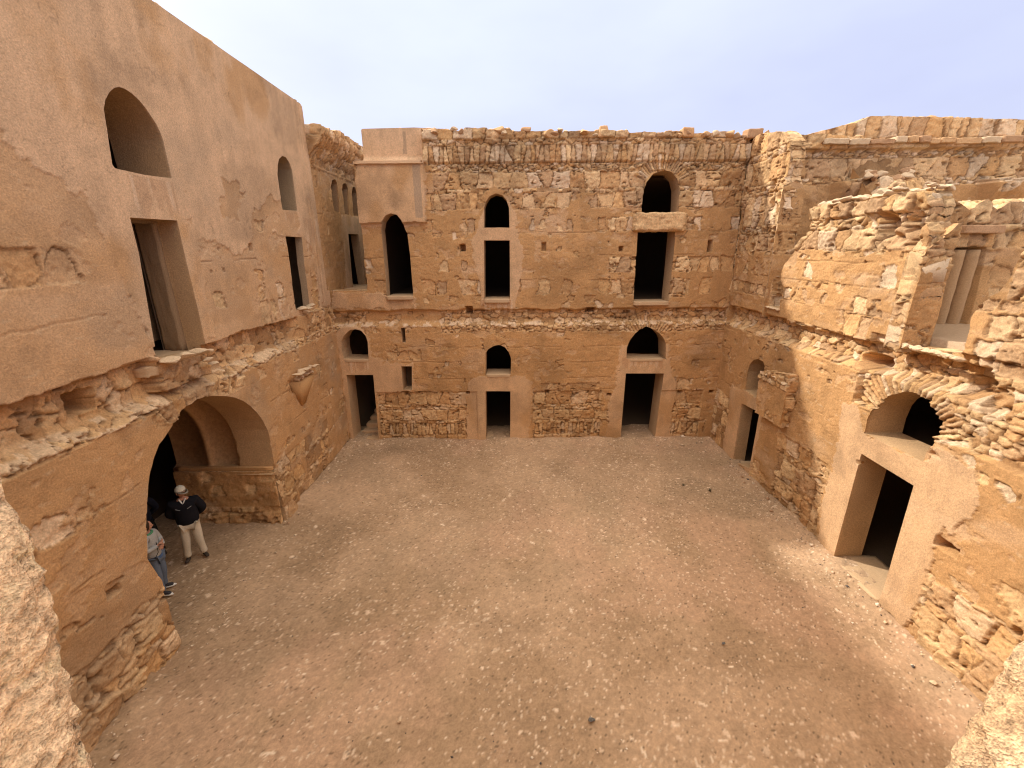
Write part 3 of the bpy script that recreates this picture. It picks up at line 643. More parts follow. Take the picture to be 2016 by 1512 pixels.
out_L = [(.9, -.1), (YF+.02, -.1), (YF+.02, 5.3), (13.95, 5.3), (13.96, 7.0), (13.93, 9.0), (13.90, 10.38), (13.80, 10.43), (12, 10.44), (8.6, 10.46), (.9, 10.6)]
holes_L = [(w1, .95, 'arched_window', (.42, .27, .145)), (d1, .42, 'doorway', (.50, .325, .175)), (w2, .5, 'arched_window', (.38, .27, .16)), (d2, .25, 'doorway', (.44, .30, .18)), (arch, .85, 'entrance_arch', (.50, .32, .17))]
bands_L = [(-.4, .35, .45, 2, 1), (.35, .6, .3, 2, 1), (.6, 1.0, .42, 1, 1), (1.0, 1.2, .24, 2, 1), (1.2, 1.7, .5, 1, 1), (1.7, 2.3, .3, 3, .6), (2.3, 3.7, .4, 4, .4), (3.7, 3.95, .3, 1, 1.2), (3.95, 4.2, .2, 3, 1.3), (4.2, 4.78, .3, 2, 1), (4.78, 5.4, .45, 1, .9), (5.4, 6.1, .4, 2, .4), (6.1, 6.6, .4, 1, .9), (6.6, 7.2, .4, 2, .4), (7.2, 11, .5, 8, .2)]
def new_L(u, z):
    lim = 6.9+.35*np.sin(u*1.1+1.0)+.55*fbm(u*.7, z*.5, 4, 4)+.9*sst(6.5, 5.0, u)-.3*sst(9, 12, u)
    m_ = z > lim
    m_ |= (np.abs(u-7.3) < 1.15+.15*fbm(u*3, z*3, 2, 3)) & (z > 4.9) & (z < 7.6) & (u > 6.5+.45*(7.0-z).clip(0, 2)*.5)
    m_ |= (u > 13.35) & (z > 2) & (z < 10)
    m_ &= ~((fbm(u*.9+3, z*1.1, 3, 4) > .22) & (z < 7.9) & (u > 8.4))
    m_ &= ~((u < 5.6) & (z < 8.0+.5*fbm(u*1.2, z*1.2, 3, 3)) & (fbm(u*.8, z*.8, 6, 4) > -.15))
    m_ &= z > 4.86
    return m_
def p_L(u, z):
    p = np.where(z > 4.8, .17, .10)
    p = np.where((z < 4.8) & (z > 4.0), .66, p)
    p = np.where((z > 3.72) & (z < 4.12) & (u > 6.6) & (u < 9.0), .9, p)
    p = np.where((u < 6.0) & (z < 1.15+.12*fbm(u*2, u*0, 1, 3)), .93, p)
    p = np.where((u > 9.2) & (z < 1.5+.10*(u-9)+.3*fbm(u*1.2, u*0, 2, 3)) & (u < 12.6), .66, p)
    p = np.where((u > 9.2) & (u < 10.1) & (z < 1.4), .85, p)
    p = np.where((u > 10) & (z > 1.5) & (z < 3.3), .28, p)
    return p
def off_L(u, z):
    zz = z+.05*fbm(u*1.7, u*0, 4, 4); zb = 4.82+.07*fbm(u*1.3, u*0, 6, 4)
    far_ = sst(12.2, 11.2, u)
    d = -far_*.24*sst(4.05, 4.28, zz)*(z < zb)-.06*(z >= zb)+.03*fbm(u*2, z*2, 2, 3)*(zz > 4.2)*(z < zb)
    # broken rubble step in front of the upper door
    d = d+.26*(np.abs(u-7.45) < .55+.08*fbm(z*6, u*2, 1, 2))*(z > 4.25)*(z < 4.86+.04*fbm(u*5, u*0, 3, 2))
    d = d+.08*sst(1.25, .2, z)*(u < 6.1)+.09*sst(1.5, .2, z)*(u > 9.3)*(u < 10.2)
    d = d+.03*(np.abs(u-13.5) < .05)*(z > 5)-.02*(np.abs(u-13.62) < .05)*(z > 5)
    return d
def paint_L(u, z, c, d, n1, n2, n3):
    lg = (np.abs(z-4.12+.05*fbm(u*1.7, u*0, 4, 4)) < .10) & (fbm(u*5, z*9, 3, 4) > -.02) & (u < 11.6)
    c = np.where(lg[..., None], C3(.64, .45, .275)*(1+.30*n3+.22*n2)[..., None], c); d = np.where(lg, d+.02+.045*n3+.02*n2, d)
    for (a, b, t, l_) in ((7.25, 8.2, 7.66, .55), (12.0, 12.5, 7.5, .3), (13.0, 13.9, 7.4, .8)):
        q = fbm(u*10, z*.6, 5, 3); m_ = (u > a) & (u < b) & (z < t) & (z > t-l_*(.5+.7*vnoise(u*12, u*0, 3)))
        c = np.where((m_ & (q > .02))[..., None], lerp(c, C3(.42, .24, .13), .35), c); c = np.where((m_ & (q < -.1))[..., None], lerp(c, C3(.70, .54, .39), .3), c)
    # grey weathering blooms on the high plaster
    bl = sst(.08, .5, fbm(u*.9+z*.25, z*.8-u*.2, 2, 5))*sst(10.2, 8.6, z); c = lerp(c, C3(.40, .29, .19), (bl*.42)[..., None])
    # long cracks
    ck = (np.abs(z-5.62-.05*(u-5)*.2-.04*fbm(u*1.5, u*0, 2, 4)) < .011) & (u < 6.3); d = np.where(ck, d-.012, d)
    return c, d
hL = [(px_left(*q), s) for q, s in (((499, 487), (.07, .07, .2)), ((194, 790), (.18, .15, .55)), ((225, 1165), (.10, .05, .2)), ((569, 868), (.05, .05, .2)), ((524, 536), (.03, .03, .08)), ((187, 1333), (.07, .04, .15)))]
arcL = [(px_left(430, 925)[0]-.15, 1.9, 1.78, 2.35, 62, 112, .26)]
cfg_L = dict(bands=bands_L, p=p_L, new=new_L, off=off_L, paint=paint_L, arches=arcL, smooth=lambda u, z: np.where(z > 4.8, .22, .45), tint=lambda u, z: np.where(z > 4.8, .55+.35*fbm(u*.8, z*1.1, 5, 4), .15), seams=[2.2, 3.05, 6.35], holes=[(a[0], a[1], *s) for a, s in hL], mud=lambda u, z: np.where(z < 3, .42, np.where(z < 4.8, .6, .3)))
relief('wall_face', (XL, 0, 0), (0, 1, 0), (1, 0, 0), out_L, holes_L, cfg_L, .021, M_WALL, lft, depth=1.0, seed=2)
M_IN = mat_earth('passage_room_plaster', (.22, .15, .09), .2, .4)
chamber('inner_room', 'x-', XL-.94, 5.6, 9.3, 4.9, 9.6, 3.5, [w1], lft, M_IN)
chamber('inner_room', 'x-', XL-.5, 11.0, 13.6, 7.3, 9.6, 3.0, [w2], lft, M_IN)
chamber('inner_room', 'x-', XL-.25, 11.0, 13.6, 4.9, 7.25, 3.0, [d2], lft, M_IN)
# deep reveal of the upper door: narrower inner passage with a step in the jamb
y0 = min(p[0] for p in d1); y1 = max(p[0] for p in d1)
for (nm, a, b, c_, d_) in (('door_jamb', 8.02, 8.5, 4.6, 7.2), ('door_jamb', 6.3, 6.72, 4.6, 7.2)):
    rough_box(nm, XL-.78, XL-.42, a, b, c_, d_, mat_earth('shade_dark_jamb_plaster', (.30, .20, .115), .15, .4), lft, .1, .015, 4)  # plaster colour lowered to carry the shade inside the doorway
rough_box('door_head', XL-.78, XL-.42, 6.6, 8.2, 6.98, 7.2, M_IN, lft, .1, .01, 4)
chamber('inner_room', 'x-', XL-.78, 4.5, 8.9, 4.7, 7.2, 4.0, [[(6.74, 4.72), (8.0, 4.72), (8.0, 6.98), (6.74, 6.98)]], lft, M_DARK)
rough_box('threshold', XL-1.9, XL-.03, 6.70, 8.12, 4.55, 4.72, M_SLAB, lft, .08, .02, 4)
# rubble slabs of the door step and window step
for i, (yy, xx_, zz, s) in enumerate(((7.0, .10, 4.78, .22), (7.3, .16, 4.80, .20), (7.6, .18, 4.78, .24), (7.85, .14, 4.74, .18), (7.75, .22, 4.62, .16), (7.9, .20, 4.5, .15))):
    stone('step_stone', (XL+xx_, yy, zz), s, M_STONE, lft, 30+i, .3)
for i, (yy, zz) in enumerate(((12.05, 5.0), (12.28, 4.97), (12.5, 5.02), (12.2, 4.88))):
    stone('sill_stone', (XL+.03, yy, zz), .17, M_STONE, lft, 50+i, .35)
# the passage behind the arch
ymid = (yl+yr)/2; ZS = 1.46
def ring(off, X, z_lo=True):
    top_ = [(p[0], p[1]) for p in arch_top if p[1] > ZS+.05]; R = 1.75; o = []
    wl = off if off > 0 else off
    o += [(5.72, -.25), (5.72, ZS), (5.72-off*.9, ZS+.012)]
    for p in top_: o.append((ymid+(p[0]-ymid)*(1+off/R), ZS+(p[1]-ZS)*(1+off/R)))
    o += [(9.46+off*.9, ZS+.012), (9.46, ZS), (9.50, -.25)]
    return [(X, a, b) for a, b in o]
seq = [(.0, XL-.80), (.0, XL-.86), (.32, XL-.865), (.32, -7.39), (.02, -7.395), (.02, -7.53), (.10, -7.54), (.10, -8.36)]
V = []; Fc = []
rings = [ring(o_, X_) for o_, X_ in seq]; n_ = len(rings[0])
for r_ in rings: V += r_
for k in range(len(rings)-1):
    for i in range(n_-1): Fc.append((k*n_+i, k*n_+i+1, (k+1)*n_+i+1, (k+1)*n_+i))
vb = new_mesh_obj('vaulted_passage', V, Fc, mat_earth('passage_plaster', (.50, .31, .16), .2, .8, 14, 60), lft)
rough_box('impost_ledge', -8.3, XL-.05, 9.40, 9.52, ZS-.05, ZS+.035, M_PLASTER, lft, .06, .012, 3)
rough_box('impost_ledge', -8.3, XL-.05, 5.66, 5.76, ZS-.05, ZS+.035, M_PLASTER, lft, .06, .012, 3)
# rough lower masonry of the passage's far side
cfgs = dict(bands=[(-.3, .3, .5, 1, 1), (.3, .75, .6, 1, .9), (.75, 1.1, .4, 1, .7), (1.1, 1.6, .5, 1, .5)], p=lambda u, z: np.where(z < .45, .95, .45), new=lambda u, z: np.zeros(u.shape, bool), off=lambda u, z: .05*sst(.6, .1, z)+.03*fbm(u*3, z*3, 1, 3), mud=.7)
relief('passage_side', (0, 9.35, 0), (1, 0, 0), (0, -1, 0), [(-8.3, -.1), (XL+.0, -.1), (XL+.0, ZS-.05), (-8.3, ZS-.05)], [], cfgs, .03, M_WALL, lft, depth=.05, seed=7)
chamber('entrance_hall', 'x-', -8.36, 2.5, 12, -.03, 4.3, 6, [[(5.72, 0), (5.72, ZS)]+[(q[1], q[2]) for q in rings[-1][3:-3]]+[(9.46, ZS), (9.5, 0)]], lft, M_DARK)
rough_box('hall_pier', -10.6, -9.9, 8.9, 9.5, -.1, 4.2, mat_earth('pier_plaster', (.40, .27, .16), .2, .4), lft, .2, .02, 4)
# bracket
br = px_left(585, 735)
for i in range(9):
    stone('bracket_stone', (XL+.16+.12*rnd.random(), 10.75+i*.13, 3.42+.05*rnd.random()), .16, M_STONE, lft, 80+i, .3)
for i in range(7):
    stone('bracket_stone', (XL+.12, 10.95+i*.12, 3.27), .15, M_BLOCK if i % 2 else M_STONE, lft, 95+i, .4)
V = [(XL-.02, 10.75, 3.2), (XL-.02, 11.8, 3.2), (XL+.26, 11.7, 3.2), (XL+.26, 10.85, 3.2), (XL-.02, 11.15, 2.45), (XL-.02, 11.4, 2.45), (XL+.03, 11.35, 2.45), (XL+.03, 11.2, 2.45)]
new_mesh_obj('corbel', V, [(0, 1, 2, 3), (4, 7, 6, 5), (0, 4, 5, 1), (1, 5, 6, 2), (2, 6, 7, 3), (3, 7, 4, 0)], M_PLASTER, lft)
rough_box('roof', XL-7, XL-1.0, 1, 13.8, 9.9, 10.2, M_PLASTER, lft, .5, .01, 1)

# ------------------------------------------------------------------ RIGHT WALL (y, z at x = XR)
rgt = thing('right_wall', 'sunlit right wall with a ruined upper storey and a broken doorway above', 'wall')
lun = PR((1701, 853), (1708, 824), (1718, 799), (1728, 786), (1740, 778), (1767, 771), (1783, 772), (1797, 778), (1810, 787), (1822, 801), (1831, 815), (1838, 832), (1838, 853), (1829, 880), (1818, 911))
d_r = PR((1697, 893), (1800, 956), (1775, 1040), (1752, 1120), (1733, 1185), (1640, 1104), (1664, 1015))
w_r2 = PR((1466, 768), (1472, 731), (1477, 717), (1484, 709), (1492, 706), (1500, 710), (1505, 722), (1503, 745), (1498, 790))
d_r2 = PR((1461, 794), (1496, 812), (1476, 922), (1443, 909))
frag = PR((1531, 609), (1533, 580), (1534, 551), (1540, 521), (1556, 499), (1571, 475), (1589, 454), (1591, 438), (1598, 411), (1626, 402), (1658, 400), (1690, 397), (1725, 390), (1763, 383))+[(7.95, 7.38), (7.80, 7.15), (7.84, 6.9), (7.66, 6.75), (7.70, 6.5), (7.60, 6.3), (7.60, 4.80)]
frag2 = PR((1893, 694), (1902, 654), (1904, 628), (1916, 602), (1940, 585), (1959, 577), (1982, 549), (1994, 523), (2005, 505))
stub = [(14.15, 9.6), (13.5, 9.5), (12.9, 9.42), (12.5, 9.25), (12.25, 9.05), (12.15, 8.7), (12.2, 8.2), (12.05, 8.0), (12.0, 7.3), (12.12, 6.9), (12.1, 6.2), (12.0, 5.6), (11.95, 4.98)]
out_R = [(14.15, -.1)]+jag(stub, .03, 5, 2)+[(11.5, 4.95)]+jag(frag, .018, 7, 5)+[(7.3, 4.83), (6.8, 4.86)]+jag(frag2, .03, 6, 6)+[(6.1, 7.0), (5.0, 7.3), (2.0, 7.2), (.9, 7.2), (.9, -.1)]
PLR = (.50, .325, .175)
holes_R = [(lun, .75, 'arched_window', PLR), (d_r, .58, 'doorway', PLR), (w_r2, .5, 'arched_window', PLR), (d_r2, .36, 'doorway', PLR)]
bands_R = [(-.4, .32, .42, 2, 1), (.32, .7, .34, 1, 1), (.7, .85, .3, 1, 1), (.85, 1.3, .42, 1, 1), (1.3, 1.5, .3, 2, 1), (1.5, 2.0, .45, 1, 1), (2.0, 2.7, .4, 2, .7), (2.7, 3.5, .3, 4, .6), (3.5, 4.1, .2, 5, 1), (4.1, 4.7, .24, 4, 1.2), (4.7, 5.2, .38, 1, 1.2), (5.2, 5.55, .34, 1, 2.0), (5.55, 5.75, .3, 1, .8), (5.75, 6.2, .40, 1, 1.6), (6.2, 6.42, .3, 2, 1.6), (6.42, 6.85, .42, 1, 3), (6.85, 7.08, .26, 3, 4), (7.08, 7.9, .34, 1, 4), (7.9, 8.2, .24, 3, 3), (8.2, 8.8, .5, 1, 3), (8.8, 9.0, .3, 2, 3), (9.0, 10, .5, 1, 3)]
def p_R(u, z):
    p = np.where(z > 4.7, .19, .12)
    p = np.where(z > 6.38, .33, p)
    p = np.where((z > 4.1) & (z < 4.75), .85, p)
    nz2 = .15*fbm(u*1.6, z*1.6, 2, 3)
    p = np.where((u < 8.35+nz2) & (z > 3.45+nz2+1.1*sst(5.8, 5.2, u)*0) & (z < 4.9) & (u > 4.5), .97, p)
    p = np.where((u < 6.3+nz2) & (z > 2.9+nz2) & (z < 5.1) & (u > 5.2), .9, p)
    p = np.where((u < 6.2) & (z > 4.8), .55, p)
    p = np.where((u < 6.3+nz2) & (z < 1.35+nz2), .95, p)
    p = np.where((u > 8.55+nz2) & (u < 10.4+nz2) & (z < 1.9+nz2), .93, p)
    p = np.where((u > 12.6) & (z < 1.9+nz2), .8, p)
    p = np.where((z < .25), .8, p)
    p = np.where((u > 11.9) & (z > 8.1), .97, p)
    return p
new_R = [PR((1700, 853), (1690, 800), (1660, 790), (1650, 870), (1620, 990), (1600, 1120), (1640, 1130), (1733, 1190), (1790, 1240), (1850, 1060), (1930, 1000), (1920, 930), (1850, 880), (1820, 905)), PR((1440, 760), (1466, 770), (1500, 790), (1500, 830), (1478, 930), (1440, 912), (1420, 900), (1432, 830))]
def off_R(u, z):
    zz = z+.07*fbm(u*1.4, u*0, 5, 4)
    d = -.24*sst(4.12, 4.35, zz)*sst(4.74, 4.68, zz)*(u > 6.2)-.05*sst(4.70, 4.74, zz)+.04*fbm(u*2.2, z*2.2, 1, 3)*(z > 4)
    d = d-.10*((u < 8.35) & (z > 3.5) & (z < 4.9))+.14*sst(7.05, 7.12, z)*(u < 11)*(u > 7)*.6
    er = sst(.1, .5, fbm(u*1.6, z*1.6, 7, 4))*(u < 8.8)*(z > 6.45); d = d-.30*er
    er = sst(.15, .5, fbm(u*1.8+2, z*1.8, 3, 4))*(u < 6.6)*(z > 3.2)*(z < 5.2); d = d-.22*er
    er = sst(.16, .5, fbm(u*2.3+1, z*1.9, 6, 4))*(u > 11.7)*(u < 12.8)*(z > 6.6)*(z < 8.3); d = d-.22*er
    d = d-.5*sst(.35, .15, np.hypot((u-8.35)/1.0, (z-4.32)/.5))
    d = d+.06*sst(1.3, .2, z)*(u < 6.6)-.04*((u > 8.6) & (u < 10.4) & (z < 1.9))
    return d
hR = [(px_right(*q), s) for q, s in (((1862, 1077), (.17, .08, .3)), ((1690, 910), (.04, .04, .1)), ((1606, 905), (.05, .05, .12)), ((1478, 486), (.15, .09, .08)), ((1527, 460), (.07, .07, .2)), ((2002, 1245), (.05, .07, .2)))]
yc = (lun[0][0]+lun[-1][0])/2
arcR = [(yc, 3.22, .78, 1.16, 12, 165, .085)]
cfg_R = dict(bands=bands_R, p=p_R, new=new_of(new_R), off=off_R, arches=arcR, newtint=.35, smooth=lambda u, z: np.full(u.shape, .7), seams=[2.3, 2.95, 3.4, 5.2, 5.75, 6.2, 7.3], holes=[(a[0], a[1], *s) for a, s in hR], mud=lambda u, z: np.where(z < 2, .38, .10)+np.where(u > 11.5, .2, 0))
relief('wall_face', (XR, 0, 0), (0, 1, 0), (-1, 0, 0), out_R, holes_R, cfg_R, .019, M_WALL, rgt, depth=.48, seed=3)
chamber('inner_room', 'x+', XR+.75, 5.0, 9.4, 2.75, 4.15, 5, [lun], rgt)
chamber('inner_room', 'x+', XR+.58, 5.0, 9.4, .02, 2.74, 5, [d_r], rgt)
chamber('inner_room', 'x+', XR+.5, 10.6, 13.6, 2.22, 4.1, 5, [w_r2], rgt)
chamber('inner_room', 'x+', XR+.36, 10.6, 13.6, .02, 2.2, 5, [d_r2], rgt)
# door details
u0, u1 = d_r[5][0], 6.60
rough_box('threshold', XR-.10, XR+.9, 6.58, 7.90, -.05, .12, M_SLAB, rgt, .08, .012, 6)
rough_box('threshold', XR-.05, XR+.6, 11.45, 12.32, -.05, .10, M_SLAB, rgt, .08, .012, 6)
z0 = lun[0][1]
# broken plastered buttress beside the far door
bf = dict(bands=[(1, 3.05, .4, 3, 0), (3.05, 4, .2, 5, 5)], p=lambda u, z: np.where(z > 3.1, .9, .1), new=lambda u, z: np.zeros(u.shape, bool), off=lambda u, z: .05*(z > 3.12), mud=.3)
bt = PR((1493, 742), (1500, 730), (1553, 737), (1551, 760), (1534, 841), (1486, 812))
relief('buttress', (XR-.24, 0, 0), (0, 1, 0), (-1, 0, 0), [(a*(XR-.24)/XR, EYE+(b-EYE)*(XR-.24)/XR) for a, b in bt], [], bf, .02, M_WALL, rgt, depth=.3, seed=5)
for i in range(9):
    stone('buttress_stone', (XR-.22+.1*(i % 3), 10.2+.13*i, 3.30+.04*(i % 2)), .14, M_STONE, rgt, 130+i, .3)

# end faces of the ruined upper walls (they face the camera across the broken doorways)
cfe = dict(bands=bands_R, p=lambda u, z: np.where(z > 6.1, .8, .04)+.5*(z < 4.75), new=lambda u, z: np.zeros(u.shape, bool), off=lambda u, z: .03*fbm(u*2, z*2, 3, 3), mud=.45, seams=[5.2, 5.9])
relief('wall_end', (0, 7.57, 0), (1, 0, 0), (0, -1, 0), [(XR-.04, 4.7), (7.37, 4.7)]+jag([(7.37, 6.72), (7.28, 6.85), (7.12, 6.65), (6.98, 6.5), (XR-.02, 6.34)], .03, 5, 4), [], cfe, .022, M_WALL, rgt, depth=.35, seed=9)
cfe2 = dict(cfe, p=lambda u, z: np.where((z > 6.3) & (z < 6.9), .7, .06), smooth=lambda u, z: np.full(u.shape, .5), mud=.8, seams=[5.6, 7.2])
relief('wall_end', (0, 12.0, 0), (1, 0, 0), (0, -1, 0), [(XR-.03, 4.7), (7.42, 4.7)]+jag([(7.42, 7.8), (7.35, 8.0), (7.15, 8.1), (XR-.02, 8.0)], .03, 5, 4), [], cfe2, .025, M_WALL, rgt, depth=.05, seed=10)
# pale slab lodged in the broken end wall
sl_ = [px_y(*q, 7.5) for q in ((1824, 528), (1877, 509), (1864, 556), (1828, 555))]
V = [(a, 7.556, b) for a, b in sl_]+[(a, 7.66, b) for a, b in sl_]
new_mesh_obj('slab_stone', V, [(0, 1, 2, 3), (4, 7, 6, 5), (0, 4, 5, 1), (1, 5, 6, 2), (2, 6, 7, 3), (3, 7, 4, 0)], mat_earth('grey_slab', (.56, .41, .27), .12, .5), rgt)

uf = new_mesh_obj('upper_floor', box_mesh(XR+.50, 12.6, .9, YF-.05, 4.55, 4.95)[0], box_mesh(0, 1, 0, 1, 0, 1)[1], mat_earth('floor_earth', (.44, .31, .20), .14, .5, 20, 80)); uf['kind'] = 'structure'

# cross wall with engaged columns
crs = thing('cross_wall', 'broken cross wall with engaged columns seen through the ruined doorway on the right', 'wall')
cfx = dict(bands=[(4.5, 6.45, .35, 5, .5), (6.45, 6.75, .3, 1, 1), (6.75, 6.9, .4, 1, 1), (6.9, 7.5, .36, 1, 1), (7.5, 9, .3, 3, 1)], p=lambda u, z: np.where((u < 9.35) & (z < 6.4), .0, .85), new=lambda u, z: np.zeros(u.shape, bool), off=lambda u, z: -.30*((u < 9.34) & (u > 8.42) & (z < 6.45))+.04*fbm(u*2, z*2, 3, 3), mud=.15)
relief('wall_face', (0, 8.95, 0), (1, 0, 0), (0, -1, 0), [(7.5, 4.8), (12.6, 4.8)]+jag([(12.6, 7.35), (11, 7.3), (10.2, 7.35), (9.5, 7.30), (9.28, 7.15), (9.0, 7.35), (8.75, 7.15), (8.4, 7.35), (8.0, 7.2), (7.5, 6.9)], .04, 5, 9), [], cfx, .025, M_WALL, crs, depth=.9, seed=12)
M_COLM = mat_earth('column_plaster', (.42, .265, .14), .15, .5)
for i, (cx_, r0) in enumerate(((8.59, .11), (8.86, .125), (9.15, .125))):
    V = []; Fc = []; n_ = 14; K = 10
    for k in range(K+1):
        z_ = 4.93+(6.42-4.93)*k/K
        for j in range(n_+1):
            t = math.pi+math.pi*j/n_; rr = r0*(1+.03*math.sin(k*2.1+j))
            V.append((cx_+rr*math.cos(t), 9.09+rr*1.15*math.sin(t), z_))
    for k in range(K):
        for j in range(n_): a0 = k*(n_+1)+j; Fc.append((a0, a0+1, a0+n_+2, a0+n_+1))
    V.append((cx_, 9.1, 6.42)); c0 = len(V)-1
    for j in range(n_): Fc.append((K*(n_+1)+j, K*(n_+1)+j+1, c0))
    new_mesh_obj('engaged_column', V, Fc, M_COLM, crs, smooth=True)
rough_box('lintel', 8.65, 9.4, 8.80, 9.1, 6.72, 6.87, M_BLOCK, crs, .05, .015, 2)

# rubble stub of a wall against the far wall
rub = thing('broken_wall', 'collapsed rubble wall end leaning down between the two roofless rooms at upper right', 'wall')
cfr = dict(bands=[(4, 7.3, .3, 10, 1), (7.3, 9.3, .34, 6, 1)], p=lambda u, z: u*0+.95, new=lambda u, z: np.zeros(u.shape, bool), off=lambda u, z: .16*fbm(u*1.8, z*1.8, 5, 4), mud=.2)
YE, YB = 11.9, YF-.05
import bmesh as _b
gu = np.linspace(0, 1, 90); gv = np.linspace(0, 1, 150); UU, VV = np.meshgrid(gu, gv, indexing='ij')
x_ = 9.95+1.75*UU+.0*VV; tt = VV
prof_y = np.where(tt < .55, YE+.25*tt, YE+.14+(tt-.55)/.45*(YB-YE-.1)); prof_z = np.where(tt < .55, 4.9+tt/.55*2.35, 7.25+(tt-.55)/.45*1.75)
dd_, cc_ = masonry(x_.ravel(), (prof_z+.6*(prof_y-YE)).ravel(), dict(cfr, off=lambda u, z: .22*fbm(u*1.8, z*1.8, 5, 4)), 4)
edge = (1-np.abs(2*UU-1)**4).ravel()
V = np.stack([x_.ravel(), prof_y.ravel()-dd_*1.0*.8, prof_z.ravel()+dd_*.9-.25*(1-edge)], 1)
i_, j_ = np.meshgrid(np.arange(89), np.arange(149), indexing='ij'); i_ = i_.ravel(); j_ = j_.ravel()
new_mesh_obj('wall_face', V, np.stack([i_*150+j_, (i_+1)*150+j_, (i_+1)*150+j_+1, i_*150+j_+1], 1), M_WALL, rub, cc_, smooth=False)
for s_ in (9.97, 11.68):
    V = [(s_, YE+.05, 4.86), (s_, YE+.15, 7.0), (s_, YB, 8.7), (s_, YB, 4.86)]
    new_mesh_obj('wall_side', V, [(0, 1, 2, 3)], M_PLASTER, rub)
for i in range(26):
    t = rnd.random(); xx_ = 10.0+1.6*rnd.random(); yy = YE+.2+t*(YB-YE-.5); zz = 7.15+(yy-YE-.14)/(YB-YE-.1)*1.75
    stone('rubble_stone', (xx_, yy, zz+.05), rnd.uniform(.10, .26), M_STONE if i % 3 else M_BLOCK, rub, 200+i, .55)

# loose weathered stones along the broken tops of the right wall fragment
for i in range(34):
    t = rnd.random(); yy = 7.8+t*3.0; zz = 7.44-.10*max(0, 8.0-yy)
    stone('top_stone', (XR+rnd.uniform(-.02, .5), yy, zz+rnd.uniform(-.04, .04)), rnd.uniform(.10, .24), M_STONE, rgt, 300+i, .35)
for i in range(16):
    yy = 6.6+i*.065; stone('sill_stone', (XR+.02, yy, 4.82), rnd.uniform(.07, .12), M_STONE, rgt, 360+i, .5)
for i in range(8):
    stone('sill_stone', (XR+.02+.05*rnd.random(), 11.45+i*.07, 4.94), .12, M_STONE, rgt, 380+i, .3)

# ------------------------------------------------------------------ loose blocks on the wall head
for (xa, ya, xb, yb, lab, seed_) in ((1471, 254, 1498, 273, 'single square brown block perched on the far wall above the right corner', 1),
                                     (1176, 247, 1200, 271, 'pointed orange block standing up from the top of the far wall near its middle', 2),
                                     (1344, 252, 1364, 271, 'orange block on the far wall head, left of the square brown block', 3)):
    a = px_far(xa, ya); b = px_far(xb, yb)
    o = rough_box('coping_block', a[0], b[0], YF-.10, YF+.30, b[1], a[1], M_BLOCK if seed_ == 1 else mat_earth('orange_block', (.58, .34, .17), .2, .5), None, .06, .02, seed_, taper=.45 if seed_ == 2 else 0)
    tag(o, lab, 'stone block', 'loose blocks on the far wall head')

# ------------------------------------------------------------------ larger loose stones on the ground
for i, (px_, py_, s, lab, mt) in enumerate(((1165, 1420, .055, 'dark grey stone lying in the open earth near the bottom of the courtyard', 'd'), (1838, 1360-12, .06, 'pale stone beside the shaded edge near the right wall foot', 'p'),
        (1815, 1292, .05, 'white stone at the foot of the right wall below the door', 'p'), (1742, 1228, .05, 'small pale stone just left of the sunlit threshold', 'p'), (715, 991, .05, 'whitish stone on the earth by the entrance arch', 'p'),
        (672, 938, .05, 'white stone near the far left corner of the yard', 'p'), (786, 1423, .035, 'round white pebble in the foreground earth', 'p'),
        (1424, 1270, .04, 'dark pebble in the middle of the yard, towards the right wall', 'd'), (1625, 1100, .06, 'pale stone at the near door jamb of the right wall', 'p'))):
    v = ray(px_, py_); t = -EYE/v[2]; c = (t*v[0], t*v[1], .035)
    o = stone('loose_stone', c, s, M_STONE if mt == 'p' else mat_earth('dark_stone', (.13, .12, .11), .3, .5), None, 500+i, .6)
    tag(o, lab, 'stone', 'loose stones lying in the courtyard')

M_WEED = mat_earth('dry_weed_stems', (.09, .085, .05), .3, .2)
for i, (px_, py_, sc_, lab) in enumerate(((1397, 968, .16, 'small dark dry weed on the earth near the far right corner'), (1345, 957, .09, 'tiny dry weed left of the larger one by the far right corner'))):
    v = ray(px_, py_); t = -EYE/v[2]; V = []; Fc = []
    for q in range(60):
        a_ = rnd.uniform(0, 6.28); l_ = sc_*rnd.uniform(.4, 1.1); th = rnd.uniform(.2, 1.35); dx, dy, dz = math.cos(a_)*math.sin(th)*l_, math.sin(a_)*math.sin(th)*l_, math.cos(th)*l_*.6
        b0 = len(V); V += [(t*v[0]-.003, t*v[1], .02), (t*v[0]+.003, t*v[1], .02), (t*v[0]+dx*.6, t*v[1]+dy*.6, .02+dz*.8), (t*v[0]+dx, t*v[1]+dy, .02+dz*.9), (t*v[0]+dx*.6+.006, t*v[1]+dy*.6, .02+dz*.8)]
        Fc += [(b0, b0+1, b0+4, b0+2), (b0+2, b0+4, b0+3)]
    tag(new_mesh_obj('dry_weed', V, Fc, M_WEED), lab, 'weed', 'dry weeds in the far right corner')

